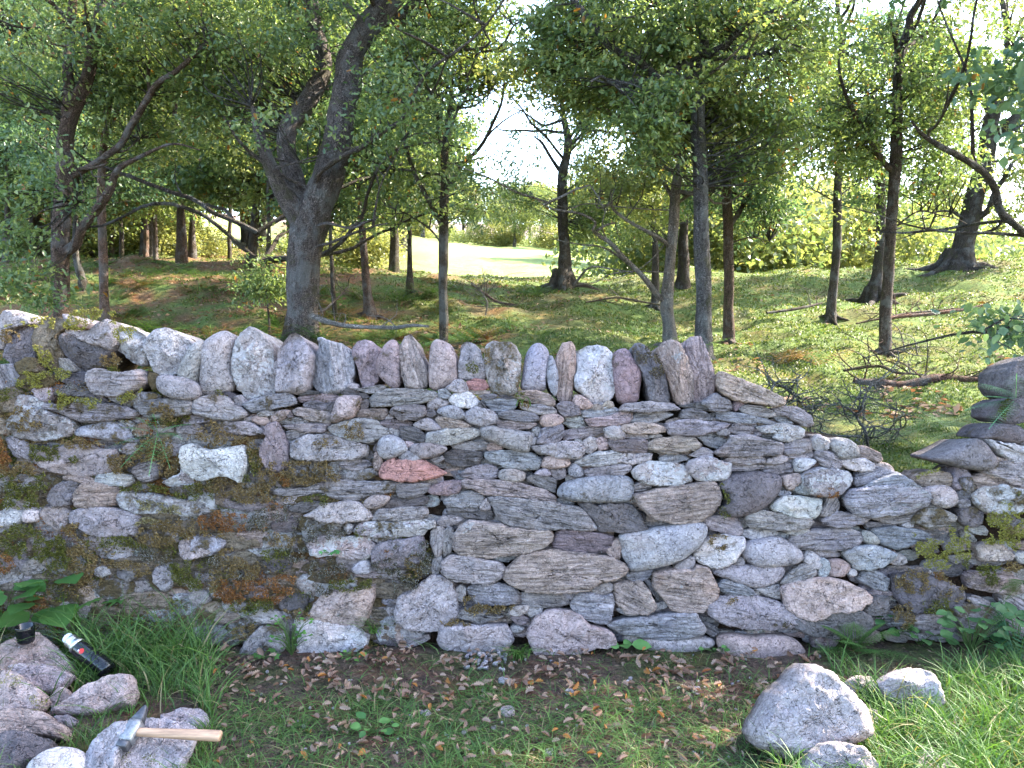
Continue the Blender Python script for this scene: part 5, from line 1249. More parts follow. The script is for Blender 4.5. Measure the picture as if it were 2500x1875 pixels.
# an oak and a beech beyond the right edge of the picture: their lowest boughs hang into it
def side_trees():
    r = make_tree('oak_tree', 'off-frame oak whose dark bare bough snakes in from the right edge', 6.2, 3000, [(3000, 1000, 90), (3010, 800, 86), (3020, 500, 80), (3030, 200, 74), (3060, -100, 66), (3080, -500, 50)],
      [(-1.2, (3010, 760, 34), (2860, 720, 30), (2680, 660, 26), (2560, 610, 22), (2500, 572, 21), (2446, 521, 20), (2430, 461, 19), (2405, 425, 18), (2381, 401, 17), (2340, 378, 15), (2294, 363, 14), (2262, 336, 11), (2229, 293, 5)),
       (-1.2, (2267, 340, 9), (2270, 320, 9), (2278, 304, 8), (2300, 275, 7), (2311, 250, 6), (2321, 200, 2)), (-1.2, (2405, 425, 8), (2385, 385, 6), (2370, 350, 3)), (-1.5, (3020, 400, 30), (2800, 300, 24), (2650, 250, 18), (2520, 240, 10)), (-2, (3030, 100, 40), (2700, -100, 30), (2300, -250, 20))],
      [(2520, 180, -1.5, 110, 70, .4), (2990, -420, .5, 560, 300, 2.2), (2620, -380, -1, 500, 200, 1.5), (3200, 100, .5, 380, 360, 1.6), (2900, -900, .4, 600, 250, 2.)], 900, 'teal', DARK, top=1., leafsize=.09)
    r2 = make_tree('beech_tree', 'off-frame beech whose leafy low spray hangs in over the turf at the right edge', 4.9, 2900, [(2950, 1100, 60), (2960, 800, 56), (2975, 400, 50), (2990, -200, 40), (3000, -500, 30)],
      [(-.6, (2960, 740, 14), (2800, 730, 10), (2640, 760, 8), (2500, 800, 5), (2400, 810, 2)), (-.5, (2965, 500, 12), (2750, 440, 9), (2560, 340, 6), (2480, 320, 3))],
      [(2440, 800, -.6, 150, 45, .3), (2545, 320, -.5, 80, 50, .2), (2950, -350, .3, 400, 220, 1.3), (2900, -800, .2, 600, 250, 1.6)], 380, 'teal', DARK, leafsize=.062, tmpl=(BROAD_V, BROAD_F), near=True)
side_trees()
# ---------------------------------------------------------------- undergrowth beyond the wall
def blades(acc, P, h, w_, lean, az, C, seg=3, face=None):
    m = len(P); ld_ = np.stack([np.cos(az), np.sin(az), 0*az], 1); fa = az+math.pi/2 if face is None else face
    sd_ = np.stack([np.cos(fa), np.sin(fa), 0*az], 1); Vs = []
    for t in np.linspace(0, 1, seg+1):
        up = h*(t-.42*lean*t*t); c = P+ld_*(h*lean*t**1.8)[:, None]; c = c+np.stack([0*up, 0*up, up], 1); ww = (w_*(1-t**2.2*.93))[:, None]
        Vs += [c-sd_*ww, c+sd_*ww]
    V = np.stack(Vs, 1); nv = 2*(seg+1); b = (np.arange(m)*nv)[:, None]
    f = np.concatenate([b+np.array([2*k, 2*k+1, 2*k+3, 2*k+2]) for k in range(seg)])
    acc.add(V.reshape(-1, 3), [f], col=np.repeat(C, nv, 0))
def grass_colors(m, rs, a=(.05, .10, .022), b=(.15, .22, .04), dry=.05):
    t = rs.uniform(0, 1, (m, 1)); C = np.array(a)*(1-t)+np.array(b)*t; k = rs.uniform(0, 1, m) < dry; C[k] = np.array([.30, .25, .13])*rs.uniform(.7, 1.2, (k.sum(), 1)); return C
def frond(acc, root, direction, L, rs, pairs=13, arch=.5, wide=.26, C0=(.045, .11, .025), C1=(.10, .18, .035), fine=0):
    """one fern frond: arching rib with tapering pairs of pinnae"""
    d = np.array(direction, float); d /= np.linalg.norm(d); t = np.linspace(0, 1, pairs+3)
    hz = np.array([d[0], d[1], 0]); hz /= np.linalg.norm(hz)+1e-6
    R_ = root+d*L*t[:, None]+hz*(arch*L*.25*t**2)[:, None]+np.array([0, 0, -1.])*(arch*L*.45*t**2.2)[:, None]
    s_ = np.cross(hz, [0, 0, 1.]); col = np.array(C0)+(np.array(C1)-np.array(C0))*rs.uniform()
    w0 = .0022*(L/.4); V = np.concatenate([R_-s_*w0, R_+s_*w0]); n = len(R_); i = np.arange(n-1)
    acc.add(V, [np.stack([i, i+1, n+i+1, n+i], 1)], col=col*1.1)
    T = np.gradient(R_, axis=0); T /= np.linalg.norm(T, axis=1)[:, None]; P, D, S = [], [], []
    for k in range(2, n):
        u = (k-2)/(n-3+1e-6); l_ = L*wide*(math.sin(math.pi*min(1, .22+.80*u))**.8 if u < .97 else .15)
        for sg in (-1, 1):
            dv = s_*sg*.92+T[k]*.42+np.array([0, 0, -.12]); P.append(R_[k]); D.append(dv); S.append(l_)
    P, D, S = np.array(P), np.array(D), np.array(S); D /= np.linalg.norm(D, axis=1)[:, None]; m = len(P)
    if not fine:
        up = np.tile([0, 0, 1.], (m, 1)); V0 = np.array([(0, 0, 0), (.13, .25, .02), (.05, .8, 0), (0, 1, -.04), (-.05, .8, 0), (-.13, .25, .02)])
        scatter(acc, (V0, [np.array([[0, 1, 2, 3, 4, 5]])]), P, D, up, S, np.tile(col, (m, 1))*rs.uniform(.8, 1.2, (m, 1)))
    else:
        q = np.linspace(.1, .97, fine); PP = (P[:, None]+D[:, None]*S[:, None, None]*q[None, :, None]); nn = np.tile([0, 0, 1.], (m, 1)); side = np.cross(D, nn); side /= np.linalg.norm(side, axis=1)[:, None]
        for sg in (-1, 1):
            DD = (side*sg*.85+D*.55)[:, None]*np.ones((1, fine, 1)); SS = (S[:, None]*.26*(1-q[None]*.75)); k = m*fine
            scatter(acc, (np.array([(0, 0, 0), (.22, .4, 0), (0, 1, 0), (-.22, .4, 0)]), SIMPLE_F), PP.reshape(-1, 3), DD.reshape(-1, 3), np.tile([0, 0, 1.], (k, 1)), SS.ravel(), np.tile(col, (k, 1))*rs.uniform(.85, 1.15, (k, 1)))
def fern_plant(name, label, root, n, L, seed, spread=1., dirs=None, fine=6, C0=(.045, .11, .025), C1=(.10, .18, .035), group=None, pairs=14, arch=.55):
    rs = np.random.default_rng(seed); r = empty(name, root, label=label, cat='fern', group=group); root = np.array(root, float)
    for k in range(n):
        if dirs is not None: d = np.array(dirs[k % len(dirs)], float)
        else: th = k*6.28/n+rs.uniform(-.3, .3); d = np.array([math.cos(th)*spread, math.sin(th)*spread, rs.uniform(.7, 1.2)])
        a = Acc(); frond(a, root, d, L*rs.uniform(.75, 1.1), rs, pairs=pairs, fine=fine, arch=arch, C0=C0, C1=C1); a.build('frond', M_GRASS, r, smooth=False, origin=root)
    return r
def behind():
    rs = np.random.default_rng(21)
    # short turf
    m = 210000; y = 3.95*np.exp(rs.uniform(0, math.log(24/3.95), m)); u = rs.uniform(-1.0, 1.0, m); x = u*(y*.72+.6); px = 1250+F*x/y
    n = fbm(np.c_[x*.9, y*.9, 0*x+4], 3); k = (n+np.interp(px, [0, 900, 1300, 1900], [-.28, -.2, .05, .25]) > -.05) | (rs.uniform(0, 1, m) < .12); x, y, px, n = x[k], y[k], px[k], n[k]; m = len(x)
    h = rs.uniform(.014, .034, m)*(1+.6*np.clip(n, -.5, .8))*np.interp(y, [4, 20], [.8, 1.8]); P = np.stack([x, y, ground_z(x, y)-.004], 1)
    C = grass_colors(m, rs, (.055, .085, .022), (.15, .175, .045), .10)
    a = Acc(); blades(a, P, h, h*.07+.0012*y*.6, rs.uniform(.2, .9, m), rs.uniform(0, 6.28, m), C, 2); tag(a.build('turf_grass', M_GRASS, smooth=False), kind='stuff')
    # bracken and small ferns over the left bank
    a = Acc(); c = 0
    while c < 520:
        y_ = rs.uniform(5.2, 15.5); px_ = rs.uniform(-250, 1350 if c % 5 else 2300); x_ = (px_-1250)/F*y_
        if fbm(np.array([[x_*.6, y_*.6, 2.]]), 2)[0] < -.05+np.interp(px_, [0, 900, 1400], [-.25, .0, .18]): continue
        c += 1; r = np.array([x_, y_, float(ground_z(x_, y_))]); L = rs.uniform(.22, .5); br = rs.uniform() < (.12 if px_ < 1000 else .2)
        for q in range(rs.integers(4, 8)):
            th = rs.uniform(0, 6.28); frond(a, r, (math.cos(th), math.sin(th), rs.uniform(.5, 1.1)), L*rs.uniform(.7, 1.1), rs, pairs=9, C0=(.20, .10, .03) if br else (.045, .11, .025), C1=(.28, .16, .05) if br else (.12, .20, .04))
    tag(a.build('bracken', M_GRASS, smooth=False), kind='stuff')
    # fallen leaves under the trees
    m = 16000; y = 4.2*np.exp(rs.uniform(0, math.log(18/4.2), m)); px = rs.uniform(-250, 2700, m); x = (px-1250)/F*y
    n = fbm(np.c_[x*.8, y*.8, 0*x+14], 2); k = n+np.interp(px, [0, 1000, 1500, 2500], [.1, .12, -.25, -.28]) > 0; x, y = x[k], y[k]; m = len(x)
    P = np.stack([x, y, ground_z(x, y)+.012], 1); t = rs.uniform(0, 1, (m, 1)); C = np.array([.16, .085, .05])*(1-t)+np.array([.34, .23, .15])*t
    a = Acc(); d = rs.normal(0, 1, (m, 3)); d[:, 2] *= .25; up = rs.normal(0, .35, (m, 3))+[0, 0, 1]; scatter(a, (SIMPLE_V, SIMPLE_F), P, d, up, rs.uniform(.05, .09, m), C); tag(a.build('woodland_litter', M_LITTER, smooth=False), kind='stuff')
    # fallen wood
    def lying(name, label, d, pts, col, dd=0., twigs=0, cat='fallen branch', lift=.03, rough=.2, group=None, mat=None):
        pts = np.array(pts, float); Y = d+np.linspace(0, dd, len(pts)); P = at(pts[:, 0], pts[:, 1], Y); r = px_w(pts[:, 2], d); g = ground_z(P[:, 0], P[:, 1]); P[:, 2] = np.maximum(P[:, 2], g+r*.5)
        o = P.mean(0); o[2] = float(ground_z(o[0], o[1])); root = empty(name, o, label=label, cat=cat, group=group)
        Q, rr = dense(P, r, .04, .03, pts[0, 0]); a = Acc(); tube(a, Q, rr, 12, rough, col, seed=pts[0, 0]*.01); a.build('stem', mat or M_BARK, root, origin=o)
        if twigs:
            a = Acc(); rq = np.random.default_rng(int(pts[0, 0]))
            for k in range(twigs):
                p = Q[rq.integers(len(Q))]; v = rq.normal(0, 1, 3); v[2] = abs(v[2])*.8; v /= np.linalg.norm(v); l_ = rq.uniform(.12, .5); e = p+v*l_; e2 = e+rq.normal(0, .12, 3)
                Qs, r_ = dense([p, p+v*l_*.5+rq.normal(0, .04, 3), e, e2], [.007, .005, .003, .001], .05, .03, k); tube(a, Qs, r_, 4, 0, np.array(col)*.8, seed=k)
                for _ in range(2):
                    s0 = Qs[rq.integers(len(Qs))]; Qt, rt_ = dense([s0, s0+rq.normal(0, .07, 3), s0+rq.normal(0, .12, 3)], [.003, .002, .001], .04, 0, k); tube(a, Qt, rt_, 3, 0, np.array(col)*.8, seed=k)
            a.build('twigs', M_BARK, root, origin=o)
        return root
    lying('fallen_branch', 'long bleached branch lying low behind the coping stones, right of the forked oak', 7.4, [(760, 770, 18), (794, 784, 17), (839, 795, 14), (907, 802, 12), (960, 800, 11), (1000, 793, 11), (1045, 797, 6)], (.34, .29, .25), -.4, 5)
    lying('fallen_log', 'rotten reddish log lying in the turf at the right, above the gap in the wall', 6.6, [(2085, 930, 16), (2150, 936, 26), (2200, 942, 30), (2270, 950, 30), (2330, 952, 26), (2385, 948, 16)], (.17, .085, .06), 0, 8, 'fallen log')
    lying('fallen_branch', 'mossy curved branch bridging over the left end of the rotten log', 6.9, [(2060, 905, 8), (2100, 897, 9), (2150, 893, 10), (2190, 910, 9), (2240, 915, 6), (2330, 925, 10), (2440, 935, 12)], (.16, .12, .06), 0, 14)
    lying('fallen_branch', 'dark branch lying on the slope left of the thin straight trunk', 10.8, [(1872, 764, 7), (1930, 757, 9), (1975, 748, 8), (2008, 740, 5)], (.12, .09, .07), .4, 3)
    lying('fallen_branch', 'reddish exposed branch lying across the slope right of the straight dark trunk', 9.6, [(2150, 780, 8), (2200, 772, 12), (2270, 768, 12), (2340, 755, 10), (2400, 745, 5)], (.24, .12, .085), .4, 10)
    lying('fallen_branch', 'thin branch trailing over the turf between the two right hand trunks', 10.2, [(2090, 790, 5), (2160, 775, 7), (2250, 760, 6), (2330, 752, 4)], (.20, .12, .09), .2, 6)
    lying('fallen_branch', 'forked bare branch on the brown leaf litter below the bright field', 11.5, [(1150, 690, 7), (1180, 715, 7), (1220, 738, 8), (1260, 745, 5)], (.17, .11, .085), -.3, 9)
    lying('fallen_branch', 'pale thin branch standing off the litter beside the forked bare branch', 11.2, [(1185, 770, 4), (1190, 740, 5), (1175, 712, 4), (1150, 690, 3)], (.30, .24, .2), 0, 6)
    lying('fallen_branch', 'thin bare branch lying on the green slope behind the dead sweeping branch', 11., [(1430, 738, 5), (1500, 728, 6), (1560, 735, 6), (1620, 745, 4)], (.22, .16, .12), 0, 5)
    lying('fallen_branch', 'small pale branch in the turf just above the rotten log', 7.6, [(2160, 862, 4), (2190, 852, 5), (2230, 866, 4), (2270, 870, 2)], (.38, .33, .28), 0, 5)
    lying('fallen_branch', 'brown twiggy branch at the foot of the small trunk right of the forked oak', 10., [(780, 770, 5), (815, 735, 6), (850, 700, 4)], (.15, .10, .08), .4, 7)
    # dead thorny shrub in the gap
    for nm, lab, d, parts, tw in (('dead_shrub', 'grey dead thorny shrub rising from behind the low right part of the wall', 4.25, [[(2124, 1120, 11), (2112, 1055, 10), (2098, 1030, 9), (2092, 1012, 8), (2105, 985, 6), (2112, 960, 5), (2135, 935, 5), (2158, 922, 3)], [(2095, 1020, 6), (2075, 1000, 5), (2055, 990, 4), (2048, 975, 3), (2028, 980, 2)], [(2105, 1045, 6), (2140, 1040, 6), (2165, 1047, 5), (2198, 1046, 5), (2212, 1035, 4), (2205, 1008, 3), (2190, 1000, 3), (2186, 972, 2)], [(2102, 1065, 6), (2060, 1065, 5), (2022, 1060, 4), (1990, 1048, 2)], [(2092, 1012, 4), (2110, 1000, 3), (2113, 975, 2)]], 55),
                                  ('dead_shrub', 'small black thorny shrub leaning out behind the toppled coping stone', 4.3, [[(1990, 1070, 5), (1970, 1010, 5), (1947, 978, 5), (1925, 960, 5), (1896, 942, 4), (1880, 952, 2)], [(1947, 978, 4), (1935, 945, 3), (1950, 925, 2), (1958, 915, 1)], [(1975, 1020, 4), (2000, 990, 3), (2010, 970, 2)]], 45)):
        rq = np.random.default_rng(tw); o = at(parts[0][0][0], parts[0][0][1], d); o[2] = float(ground_z(o[0], o[1])); root = empty(nm, o, label=lab, cat='dead shrub'); a = Acc(); b = Acc(); sk = []
        for i, p in enumerate(parts):
            p = np.array(p, float); P = at(p[:, 0], p[:, 1], d+rq.normal(0, .05, len(p))); P[0] = o if i == 0 else P[0]; Q, r_ = dense(P, px_w(p[:, 2], d), .03, .02, i); tube(a, Q, r_, 7, .2, (.20, .19, .165), seed=i); sk.append(Q)
        S = np.concatenate(sk)
        for k in range(tw):
            p = S[rq.integers(len(S)//6, len(S))]; v = rq.normal(0, 1, 3)*[1, .6, .8]; v /= np.linalg.norm(v); l_ = rq.uniform(.08, .28); Qs, r_ = dense([p, p+v*l_*.5+rq.normal(0, .02, 3), p+v*l_+rq.normal(0, .03, 3)], [.004, .003, .001], .03, .02, k); tube(b, Qs, r_, 4, 0, (.19, .18, .155), seed=k)
            for _ in range(3): s0 = Qs[rq.integers(1, len(Qs))]; Qt, rt_ = dense([s0, s0+rq.normal(0, .02, 3), s0+rq.normal(0, .05, 3)], [.0022, .0015, .0008], .02, 0, k); tube(b, Qt, rt_, 3, 0, (.19, .18, .155), seed=k)
        a.build('stem', M_BARK, root, origin=o); b.build('twigs', M_BARK, root, origin=o)
    for px, py, d, L, n, lab, s_ in ((2165, 1100, 4.5, .34, 8, 'dark green fern growing behind the dip in the wall, under the dead shrub', 1), (2235, 1120, 4.4, .30, 8, 'fern with one pale frond in the gap left of the big dark stone', 2), (2345, 1080, 4.7, .36, 8, 'yellowing fern standing above the big dark stone', 3), (1965, 1015, 4.6, .26, 7, 'low fern in the turf beside the dark thorny shrub', 4), (2290, 1080, 4.9, .28, 7, 'small fern just left of the yellowing fern', 6), (2030, 1110, 4.5, .26, 6, 'fern hidden low behind the right hand slope of the wall', 8)):
        p = at(px, py, d); p[2] = float(ground_z(p[0], p[1])); fern_plant('fern', lab, p, n, L, s_, fine=5, C1=(.22, .24, .06) if s_ == 3 else (.12, .20, .04))
    # leafy shoot shrub beside the forked oak
    make_tree('leafy_shrub', 'low leafy green shrub at the left foot of the big forked oak', 9.2, 655, [(655, 775, 6), (650, 720, 5), (640, 660, 4), (630, 610, 3), (625, 570, 2)], [(-.2, (650, 730, 4), (610, 690, 3), (590, 650, 2)), (.2, (652, 740, 4), (680, 700, 3), (676, 650, 2))], [(630, 650, 0, 55, 80, .35), (600, 710, 0, 40, 45, .3), (670, 690, .2, 30, 60, .3)], 110, 'oak', DARK, leafsize=.055, cat='shrub', flare=1., avoid=False, near=False)
behind()
# ---------------------------------------------------------------- loose rocks in front
ROCKS = []
def rock(name, label, code, pts, anchor, tilt=35, h=None, back=.16, off=0., moss=None, s=.3165, o0=(0, 1350), group=None, cat='rock', zlift=0., rnd=None):
    P = np.array(pts, float)*s+np.array(o0); ROCKS.append(P); ax, ay = np.array(anchor, float)*s+np.array(o0); o = ground_hit(ax, ay)+[0, 0, zlift]
    t = R(tilt); n = np.array([0, -math.cos(t), math.sin(t)]); P3 = on_plane(P[:, 0], P[:, 1], o, n); a = Acc()
    stone(a, P3, o, n, code, h=h, back=back, off=off, fine=1.5, moss=moss, round_=rnd, backscale=.92, bdir=(lambda v: v/np.linalg.norm(v))(P3.mean(0)-CAM))
    loc = np.array([P3[:, 0].mean(), P3[:, 1].mean()+back*.3, 0]); ob = a.build(name, M_STONE, None, smooth=code[1] == 'M', origin=loc); ob.location = loc
    tag(ob, label, cat, group); return ob, P3, o, n
def moss_on(ob, o, n, pts, kind, off, s=.3165, o0=(0, 1350), **k):
    P = np.array(pts, float)*s+np.array(o0); P3 = on_plane(P[:, 0], P[:, 1], o+n*off, n); a = Acc(); moss_patch(P3, o+n*off, n, kind, ob, off=.0, acc=a, **k)
    if a.n: a.build('moss', M_TUFT, ob, origin=ob.location)
def rocks():
    oba, Pa, oa, na = rock('rock', 'large sunlit buff slab at the left edge with the black cup standing on it', 'tR', [(-30, 760), (60, 700), (190, 640), (300, 620), (370, 680), (460, 760), (560, 860), (600, 930), (570, 980), (480, 960), (250, 930), (120, 930), (60, 960), (-40, 1000)], (250, 1000), 50, .05)
    rock('rock', 'narrow pinkish rock leaning against the buff slab under the cup', 'pR', [(90, 890), (200, 870), (380, 885), (520, 920), (590, 960), (500, 1050), (410, 1090), (330, 1060), (230, 1010), (150, 950)], (400, 1100), 40, .045, off=.02)
    ob, P, o, n = rock('rock', 'rounded rock with yellow-green moss at the left edge, below the buff slab', 'tR', [(-30, 980), (60, 930), (150, 950), (250, 1020), (370, 1110), (395, 1150), (340, 1240), (240, 1225), (100, 1245), (0, 1250), (-40, 1200)], (200, 1240), 45, .06, off=.03)
    moss_on(ob, o, n, [(-30, 985), (60, 935), (150, 955), (190, 1010), (120, 1040), (0, 1060)], 'y', .07, dens=52000, size=.006); moss_on(ob, o, n, [(200, 1040), (300, 1075), (385, 1140), (340, 1200), (270, 1190), (210, 1120)], 'y', .065, dens=52000, size=.006)
    rock('rock', 'small pink rock wedged between the mossy rock and the long brown-pink rock', 'pR', [(390, 1130), (480, 1040), (560, 1100), (520, 1180), (420, 1215)], (450, 1215), 40, .03)
    rock('rock', 'long brown-pink angular rock lying in the grass behind the hammer', 'pR', [(400, 1240), (560, 1120), (700, 1030), (860, 960), (960, 940), (1020, 960), (1050, 1090), (1000, 1180), (900, 1190), (760, 1240), (560, 1255), (440, 1255)], (700, 1250), 42, .07, rnd=3)
    rock('rock', 'reddish rock with deep parallel grooves at the left edge', 'tL', [(-30, 1300), (100, 1240), (220, 1235), (380, 1270), (440, 1320), (530, 1360), (560, 1410), (520, 1460), (430, 1450), (250, 1430), (100, 1440), (0, 1460), (-40, 1400)], (250, 1450), 45, .07, off=.02)
    rock('rock', 'dark grey rock in the bottom left corner', 'kR', [(-40, 1470), (60, 1430), (160, 1415), (300, 1440), (410, 1470), (400, 1530), (300, 1600), (180, 1680), (0, 1760), (-40, 1760)], (200, 1700), 50, .07, off=.01)
    rock('rock', 'pale sunlit smooth rock cut by the bottom edge, left of the hammer slab', 'wM', [(200, 1700), (330, 1580), (480, 1525), (620, 1540), (700, 1590), (720, 1700), (700, 1800), (300, 1800)], (450, 1800), 52, .07)
    rock('rock', 'flat grey slab bedded in the grass just above the hammer handle', 'gR', [(1250, 1265), (1400, 1200), (1560, 1215), (1620, 1330), (1580, 1360), (1400, 1350), (1260, 1330)], (1420, 1350), 62, .03, .08)
    ob, P, o, n = rock('rock', 'flat grey slab patched with moss that carries the hammer', 'gR', [(1000, 1330), (1100, 1290), (1280, 1295), (1450, 1330), (1540, 1390), (1490, 1480), (1450, 1560), (1400, 1690), (1330, 1800), (900, 1800), (930, 1560)], (1200, 1780), 58, .03, .12)
    moss_on(ob, o, n, [(930, 1580), (1050, 1530), (1230, 1540), (1260, 1600), (1200, 1680), (1000, 1690), (910, 1660)], 'o', .034, dens=52000, size=.006)
    rock('rock', 'tilted grey-blue rock under the head of the hammer', 'bR', [(690, 1620), (700, 1560), (820, 1430), (930, 1340), (1010, 1345), (980, 1480), (940, 1580), (920, 1700), (880, 1800), (690, 1800)], (800, 1800), 50, .05, .12, off=.02)
    rock('rock', 'small dark rock in the hollow between the grooved rock and the long brown-pink rock', 'dR', [(430, 1270), (520, 1255), (600, 1300), (560, 1345), (470, 1330)], (500, 1345), 45, .03)
    # right hand group
    q = dict(o0=(1800, 1350))
    rock('boulder', 'big grey pyramid-shaped boulder standing in front of the wall at the right', 'gR', [(395, 960), (440, 900), (490, 872), (600, 875), (690, 910), (800, 1010), (880, 1110), (960, 1190), (1000, 1290), (1000, 1390), (900, 1440), (700, 1490), (600, 1520), (510, 1600), (330, 1560), (120, 1470), (80, 1390), (130, 1290), (260, 1080), (380, 990)], (500, 1600), 22, .17, .2, off=.0, cat='boulder', rnd=2.6, **q)
    rock('boulder', 'grey rough-faced boulder cut by the bottom edge below the pyramid-shaped boulder', 'gR', [(500, 1680), (560, 1540), (640, 1480), (790, 1470), (930, 1510), (1010, 1580), (1070, 1680), (1080, 1800), (500, 1800)], (800, 1850), 30, .1, .2, cat='boulder', **q)
    rock('rock', 'small grey rock half hidden between the big boulder and the pale rounded boulder', 'gR', [(830, 1010), (920, 955), (1030, 965), (1060, 1050), (1060, 1110), (960, 1120), (880, 1080)], (950, 1115), 30, .05, .1, **q)
    rock('boulder', 'pale grey rounded boulder in the grass right of the big pyramid-shaped boulder', 'wR', [(1070, 1020), (1140, 960), (1250, 910), (1380, 900), (1460, 950), (1520, 1030), (1550, 1160), (1450, 1220), (1330, 1230), (1240, 1180), (1130, 1110)], (1330, 1225), 30, .09, .14, cat='boulder', **q)
    rock('rock', 'grey rock fragment poking out from behind the right flank of the big boulder', 'gR', [(950, 1200), (1060, 1220), (1110, 1270), (1060, 1340), (990, 1330)], (1040, 1340), 35, .04, .08, **q)
    rock('rock', 'flat grey slab almost buried in grass at the bottom edge, right side', 'gL', [(1370, 1610), (1450, 1535), (1550, 1560), (1680, 1650), (1640, 1720), (1450, 1730)], (1520, 1730), 68, .02, .06, **q)
    # small stones scattered on the trodden ground
    rs = np.random.default_rng(4); a = Acc()
    for px, py, w_ in [(1175, 1600, 18), (1195, 1612, 14), (1210, 1622, 12), (1160, 1615, 9), (1182, 1622, 9), (1040, 1745, 24), (1230, 1665, 26), (1240, 1740, 34), (1135, 1790, 15), (1390, 1693, 22), (1700, 1690, 26), (1340, 1840, 22), (1205, 1780, 14), (960, 1540, 10)]+[(rs.uniform(1130, 1240), rs.uniform(1588, 1635), rs.uniform(3, 8)) for _ in range(50)]+[(rs.uniform(600, 2100), rs.uniform(1600, 1860), rs.uniform(3, 9)) for _ in range(110)]:
        o = ground_hit(px, py)+[0, 0, .006]; th = np.linspace(0, 6.28, 8)[:-1]; r_ = w_/F*o[1]*rs.uniform(.35, .6, 7); P3 = o+np.stack([r_*np.cos(th), r_*np.sin(th)*.9, 0*th], 1)
        stone(a, P3, o, np.array([0, -.25, .97]), 'gwb'[rs.integers(3)]+'R', h=w_/F*o[1]*.25, back=.01, fine=.5)
    tag(a.build('pebbles', M_STONE), kind='stuff'); return oa, na
SLAB_O, SLAB_N = rocks()
